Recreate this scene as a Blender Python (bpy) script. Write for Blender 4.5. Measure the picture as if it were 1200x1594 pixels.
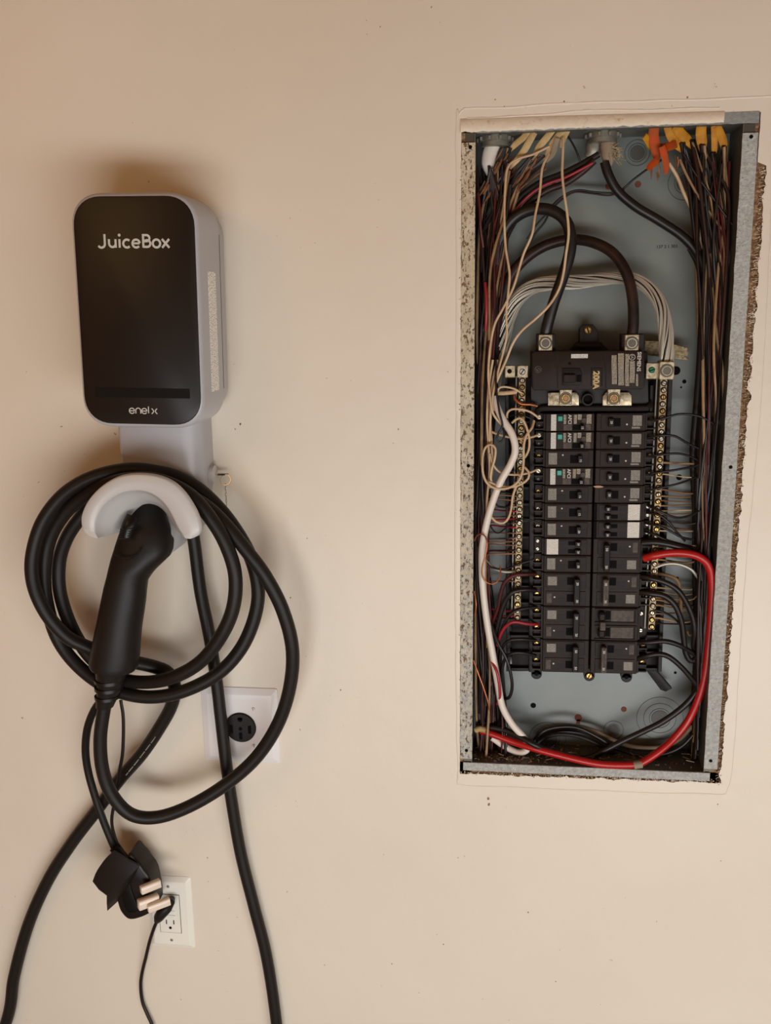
import bpy, math, random
from mathutils import Vector, Matrix, noise as mnoise

for _o in list(bpy.data.objects):
    bpy.data.objects.remove(_o)
SC = bpy.context.scene
COL = SC.collection

# ------------------------------------------------------------ camera
# wall surface is the plane y = 0, the camera looks along +y; metres
R0 = Vector((0.99242527, 0.0119212, -0.12227006))      # world x seen from the lens (right, down, forward)
R1 = Vector((0.1220112, -0.21174282, 0.96967946))      # world y
R2 = Vector((-0.01433006, -0.97725271, -0.21159344))   # world z
R1.normalize()
R0 = (R0 - R1 * R0.dot(R1)).normalized()
R2 = R0.cross(R1)
if R2.y > 0:
    R2 = -R2
FPX = 1480.0
CAM = Vector((0.16266, -1.29, 0.28149))
cam_data = bpy.data.cameras.new('camera')
cam_data.sensor_fit = 'VERTICAL'
cam_data.sensor_height = 36.0
cam_data.lens = 36.0 * FPX / 1594.0
cam_data.clip_start = 0.02
cam = bpy.data.objects.new('camera', cam_data)
COL.objects.link(cam)
mw = Matrix.Identity(4)
for i, r in enumerate((R0, R1, R2)):
    mw[i][0], mw[i][1], mw[i][2], mw[i][3] = r.x, -r.y, -r.z, CAM[i]
cam.matrix_world = mw
SC.camera = cam

def W(px, py, y=0.0):
    """point of the photograph at depth y behind the wall surface, in metres"""
    d = Vector((px - 600.0, py - 797.0, FPX))
    w = Vector((R0.dot(d), R1.dot(d), R2.dot(d)))
    return CAM + w * ((y - CAM.y) / w.y)

# ------------------------------------------------------------ light
world = bpy.data.worlds.new('world'); SC.world = world
world.use_nodes = True
_bg = world.node_tree.nodes['Background']
_bg.inputs[0].default_value = (1.0, 0.84, 0.66, 1)
_bg.inputs[1].default_value = 0.24
def area(name, loc, target, sx, sy, power, rgb):
    l = bpy.data.lights.new(name, 'AREA'); l.shape = 'RECTANGLE'; l.size = sx; l.size_y = sy
    l.energy = power; l.color = rgb
    o = bpy.data.objects.new(name, l); COL.objects.link(o)
    o.location = loc
    o.rotation_euler = (Vector(target) - Vector(loc)).to_track_quat('-Z', 'Y').to_euler()
    return o
area('driveway_glare', (0.7, -2.3, -1.02), (0.25, 0, -0.90), 3.0, 1.0, 82, (0.97, 0.985, 1.0))
area('warm_fill', (-1.1, -1.5, 0.95), (-0.6, 0, 0.0), 0.9, 0.9, 5.5, (1.0, 0.58, 0.20))  # added fill that warms the upper left; no lamp is known there
SC.view_settings.view_transform = 'Standard'
SC.view_settings.look = 'None'
SC.view_settings.exposure = 0.0
SC.view_settings.gamma = 1.0
SC.view_settings.use_curve_mapping = False

# ------------------------------------------------------------ materials
def lin(c):
    return tuple(((v / 255.0) / 12.92 if v / 255.0 <= 0.04045 else ((v / 255.0 + 0.055) / 1.055) ** 2.4) for v in c) + (1,)

class NT:
    def __init__(s, name):
        s.m = bpy.data.materials.new(name); s.m.use_nodes = True
        s.t = s.m.node_tree; s.b = s.t.nodes['Principled BSDF']
    def n(s, typ, **kw):
        nd = s.t.nodes.new(typ)
        for k, v in kw.items():
            if k.startswith('i_'):
                nd.inputs[k[2:].replace('_', ' ')].default_value = v
            else:
                setattr(nd, k, v)
        return nd
    def l(s, a, b): s.t.links.new(a, b)
    def coord(s, scale=(1, 1, 1), rot=(0, 0, 0)):
        tc = s.n('ShaderNodeTexCoord'); mp = s.n('ShaderNodeMapping')
        mp.inputs['Scale'].default_value = scale; mp.inputs['Rotation'].default_value = rot
        s.l(tc.outputs['Object'], mp.inputs['Vector'])
        return mp.outputs['Vector']
    def noise(s, vec, scale, detail=3, rough=0.5):
        nd = s.n('ShaderNodeTexNoise'); nd.inputs['Scale'].default_value = scale
        nd.inputs['Detail'].default_value = detail; nd.inputs['Roughness'].default_value = rough
        s.l(vec, nd.inputs['Vector']); return nd.outputs['Fac']
    def ramp(s, fac, a, b, ca=(0, 0, 0, 1), cb=(1, 1, 1, 1)):
        r = s.n('ShaderNodeValToRGB'); e = r.color_ramp.elements
        e[0].position = a; e[1].position = b; e[0].color = ca; e[1].color = cb
        s.l(fac, r.inputs[0]); return r.outputs[0]
    def mix(s, fac, a, b):
        m = s.n('ShaderNodeMix', data_type='RGBA')
        for sock, v in ((m.inputs[0], fac), (m.inputs[6], a), (m.inputs[7], b)):
            if hasattr(v, 'links') or hasattr(v, 'is_linked'): s.l(v, sock)
            else: sock.default_value = v
        return m.outputs[2]
    def bump(s, fac, strength, dist):
        b = s.n('ShaderNodeBump'); b.inputs['Strength'].default_value = strength
        b.inputs['Distance'].default_value = dist
        s.l(fac, b.inputs['Height']); s.l(b.outputs[0], s.b.inputs['Normal'])

def mat(name, rgb, rough=0.5, metal=0.0, var=0.0, vscale=60, bump=0.0, bscale=200, rgb2=None, lo=0.4, hi=0.65, spec=0.5, coat=0.0, trans=0.0):
    k = NT(name)
    k.b.inputs['Roughness'].default_value = rough
    k.b.inputs['Metallic'].default_value = metal
    k.b.inputs['Specular IOR Level'].default_value = spec
    if coat: k.b.inputs['Coat Weight'].default_value = coat; k.b.inputs['Coat Roughness'].default_value = 0.15
    if trans:
        k.b.inputs['Transmission Weight'].default_value = trans
    c = lin(rgb)
    vec = k.coord()
    if rgb2 is not None:
        k.l(k.mix(k.ramp(k.noise(vec, vscale, 4, 0.6), lo, hi), c, lin(rgb2)), k.b.inputs['Base Color'])
    elif var > 0:
        d = tuple(max(0.0, v * (1 - var)) for v in c[:3]) + (1,); e = tuple(min(1.0, v * (1 + var)) for v in c[:3]) + (1,)
        k.l(k.ramp(k.noise(vec, vscale, 3), 0.3, 0.7, d, e), k.b.inputs['Base Color'])
    else:
        k.b.inputs['Base Color'].default_value = c
    if bump: k.bump(k.noise(vec, bscale, 3), bump, 0.001)
    return k.m

def text_mat(name, base, ink, rows=900, chars=2500, thr=0.5, vert=True, rough=0.5, ax=None):
    """fine print: rows of broken strokes"""
    k = NT(name); k.b.inputs['Roughness'].default_value = rough; k.b.inputs['Specular IOR Level'].default_value = 0.2
    tc = k.n('ShaderNodeTexCoord'); sp = k.n('ShaderNodeSeparateXYZ'); k.l(tc.outputs['Object'], sp.inputs[0])
    a, b = (sp.outputs[0], sp.outputs[2]) if vert else (sp.outputs[2], sp.outputs[0])
    if ax: a, b = sp.outputs[ax[0]], sp.outputs[ax[1]]
    m1 = k.n('ShaderNodeMath', operation='MULTIPLY'); m1.inputs[1].default_value = rows; k.l(a, m1.inputs[0])
    fl = k.n('ShaderNodeMath', operation='FLOOR'); k.l(m1.outputs[0], fl.inputs[0])
    fr = k.n('ShaderNodeMath', operation='FRACT'); k.l(m1.outputs[0], fr.inputs[0])
    gt = k.n('ShaderNodeMath', operation='LESS_THAN'); gt.inputs[1].default_value = 0.62; k.l(fr.outputs[0], gt.inputs[0])
    m2 = k.n('ShaderNodeMath', operation='MULTIPLY'); m2.inputs[1].default_value = chars; k.l(b, m2.inputs[0])
    cb = k.n('ShaderNodeCombineXYZ'); k.l(fl.outputs[0], cb.inputs[0]); k.l(m2.outputs[0], cb.inputs[1])
    nz = k.n('ShaderNodeTexNoise'); nz.inputs['Scale'].default_value = 1.0; nz.inputs['Detail'].default_value = 1.0; k.l(cb.outputs[0], nz.inputs['Vector'])
    g2 = k.n('ShaderNodeMath', operation='GREATER_THAN'); g2.inputs[1].default_value = thr; k.l(nz.outputs['Fac'], g2.inputs[0])
    mm = k.n('ShaderNodeMath', operation='MULTIPLY'); k.l(gt.outputs[0], mm.inputs[0]); k.l(g2.outputs[0], mm.inputs[1])
    k.l(k.mix(mm.outputs[0], lin(base), lin(ink)), k.b.inputs['Base Color'])
    return k.m

def wall_mat():
    k = NT('wall_paint'); k.b.inputs['Roughness'].default_value = 0.42
    vec = k.coord()
    c = k.ramp(k.noise(vec, 2.2, 4), 0.3, 0.7, lin((220, 207, 188)), lin((226, 214, 196)))
    sp = k.ramp(k.noise(vec, 95, 2, 0.7), 0.71, 0.75)
    reg = k.ramp(k.noise(vec, 5.5, 2), 0.5, 0.62)
    m = k.n('ShaderNodeMath', operation='MULTIPLY'); k.l(sp, m.inputs[0]); k.l(reg, m.inputs[1])
    k.l(k.mix(m.outputs[0], c, lin((120, 92, 66))), k.b.inputs['Base Color'])
    a = k.n('ShaderNodeMath', operation='ADD'); k.l(k.noise(vec, 14, 3), a.inputs[0])
    s = k.n('ShaderNodeMath', operation='MULTIPLY'); s.inputs[1].default_value = 0.10; k.l(k.noise(vec, 160, 4), s.inputs[0]); k.l(s.outputs[0], a.inputs[1])
    k.bump(a.outputs[0], 0.35, 0.004)
    return k.m

def flange_mat(name, cover, s1=150, streak=1.0, zg=0.0, rt=.60):
    """galvanised steel under runs of cream paint and rust"""
    k = NT(name); vec = k.coord((1, 1, streak))
    k.b.inputs['Roughness'].default_value = 0.5
    fac = k.noise(vec, s1, 5, 0.7)
    if zg:
        tc = k.n('ShaderNodeTexCoord'); sp = k.n('ShaderNodeSeparateXYZ'); k.l(tc.outputs['Object'], sp.inputs[0])
        mm = k.n('ShaderNodeMath', operation='MULTIPLY_ADD'); mm.inputs[1].default_value = -zg; mm.inputs[2].default_value = zg * .45
        k.l(sp.outputs[2], mm.inputs[0]); ad = k.n('ShaderNodeMath', operation='ADD'); k.l(fac, ad.inputs[0]); k.l(mm.outputs[0], ad.inputs[1]); fac = ad.outputs[0]
    p = k.ramp(fac, cover - 0.03, cover + 0.03)
    g = k.ramp(k.noise(vec, 240, 3), 0.3, 0.7, lin((172, 172, 166)), lin((204, 204, 198)))
    paint = k.ramp(k.noise(vec, 60, 3), 0.4, 0.6, lin((205, 190, 160)), lin((222, 208, 182)))
    base = k.mix(p, paint, g)
    r = k.ramp(k.noise(vec, 300, 4, 0.7), rt, rt + .05)
    k.l(k.mix(r, base, lin((120, 92, 58))), k.b.inputs['Base Color'])
    k.bump(k.noise(vec, 200, 5, 0.7), 1.0, 0.004)
    return k.m

def back_mat():
    k = NT('grey_enamel'); vec = k.coord()
    k.b.inputs['Roughness'].default_value = 0.38
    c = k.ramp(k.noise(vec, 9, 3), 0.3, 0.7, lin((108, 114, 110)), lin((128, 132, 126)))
    d = k.ramp(k.noise(vec, 130, 3, 0.7), 0.70, 0.74)
    k.l(k.mix(d, c, lin((86, 84, 78))), k.b.inputs['Base Color'])
    k.bump(k.noise(vec, 30, 2), 0.15, 0.002)
    return k.m

MT = {
 'wall': wall_mat(),
 'plaster': mat('old_paint', (224, 208, 184), 0.5, bump=1.0, bscale=120, rgb2=(196, 170, 132), vscale=90, lo=0.6, hi=0.72),
 'core': mat('broken_plaster', (118, 84, 56), 0.9, bump=1.0, bscale=400, rgb2=(170, 138, 100), vscale=350, lo=.45, hi=.6),
 'crumb': mat('plaster_crumbs', (172, 140, 100), 0.9, rgb2=(96, 64, 42), vscale=160),
 'garage': mat('brown_boards', (150, 98, 50), 0.7, var=0.15, vscale=8),
 'floor': mat('concrete', (150, 145, 138), 0.8, var=0.15, vscale=12),
 'case': mat('grey_plastic', (177, 174, 175), 0.36, spec=0.5),
 'case2': mat('light_grey_plastic', (196, 192, 188), 0.33),
 'black_gloss': mat('satin_black_panel', (28, 20, 15), 0.36, spec=0.3),
 'black_bar': mat('black_bar', (18, 15, 13), 0.3, spec=0.25),
 'bar': mat('weathered_bar', (168, 146, 108), 0.5, 0.4, rgb2=(96, 74, 50), vscale=260),
 'white_ink': mat('pale_ink', (196, 190, 180), 0.6),
 'rubber': mat('black_rubber', (30, 24, 20), 0.45, bump=0.1, bscale=600, spec=0.25),
 'black_plastic': mat('black_plastic', (30, 24, 20), 0.45, spec=.25),
 'sticker': text_mat('printed_sticker', (240, 236, 228), (128, 120, 110), 330, 620, 0.56, ax=(1, 2)),
 'white_plate': mat('white_plastic', (232, 227, 224), 0.25, spec=0.6),
 'ivory': mat('ivory_plastic', (236, 230, 216), 0.35),
 'slot': mat('dark_slot', (14, 12, 11), 0.8, spec=0.1),
 'prong': mat('milky_cover', (232, 214, 194), 0.3, spec=0.6),
 'chrome': mat('chrome', (205, 200, 190), 0.18, 1.0),
 'steel': mat('dull_steel', (176, 168, 152), 0.38, 0.85, var=0.1, vscale=300),
 'steel_dark': mat('dark_steel', (96, 90, 80), 0.45, 0.8),
 'brass': mat('brass', (196, 158, 92), 0.32, 0.9, rgb2=(112, 84, 44), vscale=500),
 'tin': mat('tinned_bar', (190, 176, 148), 0.42, 0.6, rgb2=(128, 108, 80), vscale=220),
 'copper': mat('copper', (178, 104, 64), 0.35, 0.7),
 'copper_dull': mat('dull_copper', (150, 112, 84), 0.5, 0.4),
 'rust': mat('rusty_metal', (110, 58, 38), 0.75, 0.2, bump=0.6, bscale=500),
 'conduit': mat('zinc_fitting', (132, 128, 116), 0.45, 0.6, var=0.15, vscale=150),
 'galv': mat('galvanised', (150, 152, 148), 0.45, 0.4, var=0.15, vscale=200, bump=0.4, bscale=250),
 'flangeL': flange_mat('painted_flange', 0.52, 300, .6, .22, .54),
 'flangeR': flange_mat('speckled_flange', 0.36, 150, rt=.64),
 'back': back_mat(),
 'inner': mat('grey_enamel_shaded', (84, 82, 74), 0.45, var=0.12, vscale=20),  # box enamel with the shade behind the side wires put into its colour
 'tray': mat('black_tray', (36, 31, 28), 0.5, spec=0.2, var=0.2, vscale=80),
 'brk': mat('breaker_plastic', (42, 32, 26), 0.5, spec=0.14, var=0.14, vscale=90),
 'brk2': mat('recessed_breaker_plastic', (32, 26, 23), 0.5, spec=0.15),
 'brk3': mat('brown_label_plastic', (86, 74, 64), 0.5, spec=0.2, rgb2=(62, 54, 48), vscale=160),
 'teal': mat('teal_button', (44, 152, 134), 0.4),
 'print': text_mat('faded_print', (48, 39, 34), (166, 158, 146), 1000, 1500, 0.42),
 'print2': text_mat('small_print', (46, 38, 33), (186, 174, 152), 620, 1500, 0.43),
 'print3': text_mat('black_on_white_print', (214, 208, 196), (120, 114, 106), 800, 1600, 0.55),
 'print4': text_mat('code_label', (226, 220, 210), (96, 90, 84), 500, 2400, 0.5),
 'gold': mat('gold_ink', (188, 160, 104), 0.5),
 'w_black': mat('black_wire', (27, 21, 18), 0.38, var=0.2, vscale=40, spec=0.4),
 'w_black2': mat('dusty_black_wire', (40, 31, 25), 0.5, spec=0.3, rgb2=(24, 19, 16), vscale=30),
 'w_brown': mat('brown_black_wire', (52, 30, 22), 0.42, spec=0.3, rgb2=(26, 18, 15), vscale=25),
 'w_white': mat('cream_wire', (206, 178, 142), 0.45, rgb2=(184, 150, 112), vscale=30),
 'w_tan': mat('tan_wire', (158, 124, 84), 0.5, rgb2=(120, 90, 62), vscale=30),
 'w_fatwhite': mat('white_cable', (222, 210, 196), 0.4),
 'w_red': mat('red_wire', (172, 18, 14), 0.35, spec=0.55),
 'w_pink': mat('crimson_wire', (152, 34, 44), 0.4),
 'w_dkred': mat('dark_red_wire', (92, 34, 30), 0.4, spec=0.3, rgb2=(50, 28, 26), vscale=25),
 'alu': mat('aluminium_strand', (198, 190, 174), 0.36, 0.5),
 's_cream': mat('cream_sheath', (196, 164, 108), 0.5, rgb2=(160, 126, 80), vscale=60),
 's_yellow': mat('yellow_sheath', (192, 130, 22), 0.55, spec=.25, rgb2=(160, 100, 20), vscale=60),
 's_orange': mat('orange_sheath', (182, 66, 14), 0.6, spec=.2, rgb2=(140, 74, 26), vscale=60),
 's_grey': mat('grey_sheath', (140, 122, 100), 0.6),
 'kraft': mat('kraft_paper', (140, 88, 52), 0.85, rgb2=(96, 62, 40), vscale=150),
 'dust': mat('dust_and_scraps', (112, 98, 82), 0.9, rgb2=(74, 62, 50), vscale=200),
 'green': mat('green_screw', (40, 110, 78), 0.35, 0.6),
 'fray': mat('frayed_strands', (176, 158, 122), 0.8, rgb2=(120, 102, 74), vscale=300),
}

# ------------------------------------------------------------ mesh helpers
class M:
    def __init__(s): s.v = []; s.f = []; s.mi = []; s.cur = 0
    def add(s, vs, fs):
        b = len(s.v); s.v.extend([tuple(v) for v in vs]); s.f.extend([tuple(i + b for i in f) for f in fs]); s.mi.extend([s.cur] * len(fs)); return s
    def box(s, x0, x1, y0, y1, z0, z1, b=0.0):
        if x0 > x1: x0, x1 = x1, x0
        if y0 > y1: y0, y1 = y1, y0
        if z0 > z1: z0, z1 = z1, z0
        b = min(b, (x1 - x0) * .45, (y1 - y0) * .45, (z1 - z0) * .45)
        if b <= 0:
            vs = [(x, y, z) for x in (x0, x1) for y in (y0, y1) for z in (z0, z1)]
            return s.add(vs, [(0, 1, 3, 2), (4, 6, 7, 5), (0, 4, 5, 1), (2, 3, 7, 6), (0, 2, 6, 4), (1, 5, 7, 3)])
        X, Y, Z = (x0, x1), (y0, y1), (z0, z1); vs = []; idx = {}
        for i in (0, 1):
            for j in (0, 1):
                for k in (0, 1):
                    sx, sy, sz = (1 - 2 * i) * b, (1 - 2 * j) * b, (1 - 2 * k) * b
                    idx[i, j, k] = (len(vs), len(vs) + 1, len(vs) + 2)
                    vs += [(X[i], Y[j] + sy, Z[k] + sz), (X[i] + sx, Y[j], Z[k] + sz), (X[i] + sx, Y[j] + sy, Z[k])]
        fs = []
        I = idx
        fs.append((I[0,0,0][0], I[0,0,1][0], I[0,1,1][0], I[0,1,0][0])); fs.append((I[1,0,0][0], I[1,1,0][0], I[1,1,1][0], I[1,0,1][0]))
        fs.append((I[0,0,0][1], I[1,0,0][1], I[1,0,1][1], I[0,0,1][1])); fs.append((I[0,1,0][1], I[0,1,1][1], I[1,1,1][1], I[1,1,0][1]))
        fs.append((I[0,0,0][2], I[0,1,0][2], I[1,1,0][2], I[1,0,0][2])); fs.append((I[0,0,1][2], I[1,0,1][2], I[1,1,1][2], I[0,1,1][2]))
        for j in (0, 1):
            for k in (0, 1):
                fs.append((I[0,j,k][1], I[1,j,k][1], I[1,j,k][2], I[0,j,k][2]))
        for i in (0, 1):
            for k in (0, 1):
                fs.append((I[i,0,k][0], I[i,1,k][0], I[i,1,k][2], I[i,0,k][2]))
            for j in (0, 1):
                fs.append((I[i,j,0][0], I[i,j,1][0], I[i,j,1][1], I[i,j,0][1]))
        for key in I: fs.append(I[key])
        return s.add(vs, fs)
    def loft(s, rings, cap0=True, cap1=True):
        n = len(rings[0]); vs = [p for r in rings for p in r]; fs = []
        for i in range(len(rings) - 1):
            for j in range(n):
                a = i * n + j; b = i * n + (j + 1) % n
                fs.append((a, b, b + n, a + n))
        if cap0: fs.append(tuple(range(n))[::-1])
        if cap1: fs.append(tuple(range((len(rings) - 1) * n, len(rings) * n)))
        return s.add(vs, fs)
    def disc(s, c, r, y0, y1, seg=16, b=0.0, axis='y', rx=1.0, hole=0.0):
        """disc or ring about c, spanning y0 (front) to y1 (back)"""
        def ring(rad, y):
            o = []
            for i in range(seg):
                a = 2 * math.pi * i / seg; u, w = rad * math.cos(a) * rx, rad * math.sin(a)
                if axis == 'y': o.append((c[0] + u, y, c[2] + w))
                elif axis == 'z': o.append((c[0] + u, c[1] + w, y))
                else: o.append((y, c[1] + u, c[2] + w))
            return o
        if hole > 0:
            return s.loft([ring(hole, y1), ring(hole, y0 + b), ring(min(hole + b, r), y0), ring(r - b, y0), ring(r, y0 + b), ring(r, y1)], False, False)
        rs = [ring(r - b, y0), ring(r, y0 + b), ring(r, y1)] if b > 0 else [ring(r, y0), ring(r, y1)]
        return s.loft(rs)
    def tube(s, pts, r, seg=8, flat=1.0, caps=True, rs=None, up=None):
        """swept ellipse; flat squeezes it along y"""
        n = len(pts); rings = []; prev = None
        for i, p in enumerate(pts):
            t = (Vector(pts[min(i + 1, n - 1)]) - Vector(pts[max(i - 1, 0)]))
            if t.length < 1e-9: t = Vector((0, 0, 1))
            t.normalize()
            if flat != 1.0:
                a = t.cross(Vector((0, 1, 0))); a = a.normalized() if a.length > 1e-3 else (prev or Vector((1, 0, 0)))
            elif prev is None:
                a = t.cross(Vector((0, 1, 0)));
                if a.length < 1e-3: a = t.cross(Vector((1, 0, 0)))
                a.normalize()
            else:
                a = (prev - t * prev.dot(t))
                a = a.normalized() if a.length > 1e-6 else prev
            prev = a; b = t.cross(a).normalized()
            rr = rs[i] if rs else r
            rings.append([tuple(Vector(p) + a * (rr * math.cos(2 * math.pi * k / seg)) + b * (rr * flat * math.sin(2 * math.pi * k / seg))) for k in range(seg)])
        return s.loft(rings, caps, caps)
    def prism(s, out, y0, y1, prof):
        """outline [(x,z)] filled at front y0; prof = [(inset, dy)] front bevel steps, walls to y1"""
        n = len(out); nor = []
        area2 = sum(out[i][0] * out[(i + 1) % n][1] - out[(i + 1) % n][0] * out[i][1] for i in range(n))
        sg = 1 if area2 > 0 else -1
        for i in range(n):
            a = Vector(out[i - 1]); b = Vector(out[(i + 1) % n]); t = (b - a)
            t = t.normalized() if t.length > 1e-9 else Vector((1, 0))
            nor.append(Vector((-t.y, t.x)) * sg)
        rings = []
        for ins, dy in prof:
            rings.append([(out[i][0] + nor[i].x * ins, y0 + dy, out[i][1] + nor[i].y * ins) for i in range(n)])
        rings.append([(p[0], y1, p[1]) for p in out])
        return s.loft(rings)

def catmull(pts, step=0.004):
    P = [Vector(p) for p in pts]
    if len(P) < 3: return P
    P = [P[0] * 2 - P[1]] + P + [P[-1] * 2 - P[-2]]
    out = []
    for i in range(1, len(P) - 2):
        p0, p1, p2, p3 = P[i - 1:i + 3]
        n = max(2, int((p2 - p1).length / step))
        for k in range(n):
            t = k / n
            out.append(0.5 * ((2 * p1) + (p2 - p0) * t + (2 * p0 - 5 * p1 + 4 * p2 - p3) * t * t + (3 * p1 - p0 - 3 * p2 + p3) * t ** 3))
    out.append(P[-2])
    return out

def tag(o, label=None, cat=None, group=None, kind=None):
    if label: o['label'] = label
    if cat: o['category'] = cat
    if group: o['group'] = group
    if kind: o['kind'] = kind
    return o

def build(name, m, material, parent=None, sharp=32, origin=None, local=False):
    """link the collected geometry (world coordinates, or the parent's if local) as ONE mesh object"""
    me = bpy.data.meshes.new(name)
    off = Vector((0, 0, 0))
    if parent is not None and not local:
        q = parent
        while q is not None: off += q.location; q = q.parent
    elif parent is None:
        if origin is not None: off = Vector(origin)
        else:
            xs = [v[0] for v in m.v]; ys = [v[1] for v in m.v]; zs = [v[2] for v in m.v]
            off = Vector(((min(xs) + max(xs)) / 2, (min(ys) + max(ys)) / 2, min(zs)))
    me.from_pydata([(v[0] - off.x, v[1] - off.y, v[2] - off.z) for v in m.v], [], m.f)
    mats = material if isinstance(material, (list, tuple)) else [material]
    for x in mats: me.materials.append(MT[x])
    if len(mats) > 1: me.polygons.foreach_set('material_index', m.mi)
    import bmesh
    bm = bmesh.new(); bm.from_mesh(me); bmesh.ops.recalc_face_normals(bm, faces=bm.faces); bm.to_mesh(me); bm.free()
    me.polygons.foreach_set('use_smooth', [True] * len(me.polygons))
    me.set_sharp_from_angle(angle=math.radians(sharp))
    o = bpy.data.objects.new(name, me); COL.objects.link(o)
    if parent is not None: o.parent = parent
    else: o.location = off
    return o

def thing(name, label, cat, loc, group=None, roty=0.0):
    o = bpy.data.objects.new(name, None); COL.objects.link(o)
    o.location = loc; o.rotation_euler = (0, roty, 0); o.empty_display_size = 0.02
    return tag(o, label, cat, group)

def glyphs(txt, size, align='CENTER', bold=0.0, ext=0.00012):
    """outline of a word as flat raised ink: vertices (x, z), y forward"""
    c = bpy.data.curves.new('ink', 'FONT'); c.body = txt; c.size = size; c.align_x = align; c.align_y = 'CENTER'
    c.extrude = ext; c.offset = bold; c.resolution_u = 3
    o = bpy.data.objects.new('ink', c); COL.objects.link(o)
    dg = bpy.context.evaluated_depsgraph_get(); dg.update()
    me = bpy.data.meshes.new_from_object(o.evaluated_get(dg))
    vs = [(v.co.x, v.co.y, v.co.z) for v in me.vertices]; fs = [tuple(p.vertices) for p in me.polygons]
    bpy.data.objects.remove(o); bpy.data.curves.remove(c); bpy.data.meshes.remove(me)
    return vs, fs
_ink = {}
def ink(m, txt, size, x, y, z, rot=0.0, bold=0.0, align='CENTER'):
    """write txt at (x, y, z) facing -y, turned clockwise by rot degrees"""
    k = (txt, size, bold, align)
    if k not in _ink: _ink[k] = glyphs(txt, size, align, bold)
    vs, fs = _ink[k]; a = -math.radians(rot); ca, sa = math.cos(a), math.sin(a)
    m.add([(x + u * ca - w * sa, y - d, z + u * sa + w * ca) for u, w, d in vs], fs)

_rc = [0]
def ribbon(m, pts, w, y, d=0.0004):
    """flat stroke of width w along pts [(x,z)], rounded ends"""
    _rc[0] += 1; y -= .000012 * (_rc[0] % 12)
    P = [Vector((p[0], p[1])) for p in pts]; n = len(P); L = []; Rr = []
    for i in range(n):
        t = (P[min(i + 1, n - 1)] - P[max(i - 1, 0)])
        if i == 0 and (P[0] - P[-1]).length < 1e-7: t = P[1] - P[-2]
        if i == n - 1 and (P[0] - P[-1]).length < 1e-7: t = P[1] - P[-2]
        t.normalize(); q = Vector((-t.y, t.x)) * (w / 2)
        L.append(P[i] + q); Rr.append(P[i] - q)
    vs = [(p.x, y, p.y) for p in L] + [(p.x, y, p.y) for p in Rr] + [(p.x, y + d, p.y) for p in L] + [(p.x, y + d, p.y) for p in Rr]
    fs = []
    for i in range(n - 1):
        fs += [(i, i + 1, n + i + 1, n + i), (i, i + 1, 2 * n + i + 1, 2 * n + i), (n + i, n + i + 1, 3 * n + i + 1, 3 * n + i)]
    m.add(vs, fs)
def arc(cx, cz, r, a0, a1, n=18, rz=None):
    rz = rz or r
    return [(cx + r * math.cos(math.radians(a0 + (a1 - a0) * i / n)), cz + rz * math.sin(math.radians(a0 + (a1 - a0) * i / n))) for i in range(n + 1)]

def rrect(hx, hz, r, n=8, sq=2.0):
    o = []
    for cx, cz, a in ((hx - r, hz - r, 0), (-hx + r, hz - r, 90), (-hx + r, -hz + r, 180), (hx - r, -hz + r, 270)):
        for i in range(n + 1):
            t = math.radians(a + 90 * i / n)
            c, s_ = math.cos(t), math.sin(t)
            o.append((cx + r * math.copysign(abs(c) ** (2 / sq), c), cz + r * math.copysign(abs(s_) ** (2 / sq), s_)))
    return o
def fillet_prof(b, n=5):
    return [(b * (1 - math.sin(math.radians(90 * i / n))), b * (1 - math.cos(math.radians(90 * i / n)))) for i in range(n + 1)]

def wire(name, label, cat, pts, r, material, group=None, seg=8, flat=1.0, step=0.004, parent=None, rs=None, raw=False):
    P = catmull([p if raw else W(*p) for p in pts], step)
    m = M()
    if rs:
        k = len(rs) - 1; n = len(P) - 1; rr = []
        for i in range(n + 1):
            t = i / n * k; j = min(int(t), k - 1); rr.append(rs[j] + (rs[j + 1] - rs[j]) * (t - j))
        m.tube(P, r, seg, flat, rs=rr)
    else: m.tube(P, r, seg, flat)
    o = build(name, m, material, parent, sharp=60)
    if parent is None: tag(o, label, cat, group)
    return o

# ------------------------------------------------------------ wall, floor
random.seed(7)
BX0, BX1, BZ1, BZ0 = 0.1226, 0.4510, 0.4950, -0.3742      # opening of the panel box
HX0, HX1, HZ1, HZ0 = BX0 - 0.0178, BX1 + 0.0300, BZ1 + 0.0130, BZ0 - 0.0195   # hole in the plaster

def hx1(z):
    return BX1 + .0185 + (.0015 if z > .445 else .0050 + .0072 * (z + .39) / .87)
def hole_pts(y, rough=True):
    out = []
    def jag(t, amp):
        return amp * (mnoise.noise(Vector((t * 60, 3.1, 0))) + 0.7 * mnoise.noise(Vector((t * 210, 9.1, 0))))
    NX, NZ = 90, 200
    for i in range(NZ):                       # left side, going up
        z = HZ0 + (HZ1 - HZ0) * i / NZ; out.append((HX0 + jag(z + 2, 0.0010), y, z))
    for i in range(NX):
        x = HX0 + (HX1 - HX0) * i / NX; out.append((x, y, HZ1 + jag(x + 5, 0.0012)))
    for i in range(NZ):
        z = HZ1 + (HZ0 - HZ1) * i / NZ; out.append((hx1(z) + jag(z + 9, 0.0046 if z < .44 else .0006), y, z))
    for i in range(NX):
        x = HX1 + (HX0 - HX1) * i / NX; out.append((x, y, HZ0 + 0.004 * (x - HX0) / 0.36 + jag(x + 12, 0.0030)))
    return out
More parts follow.
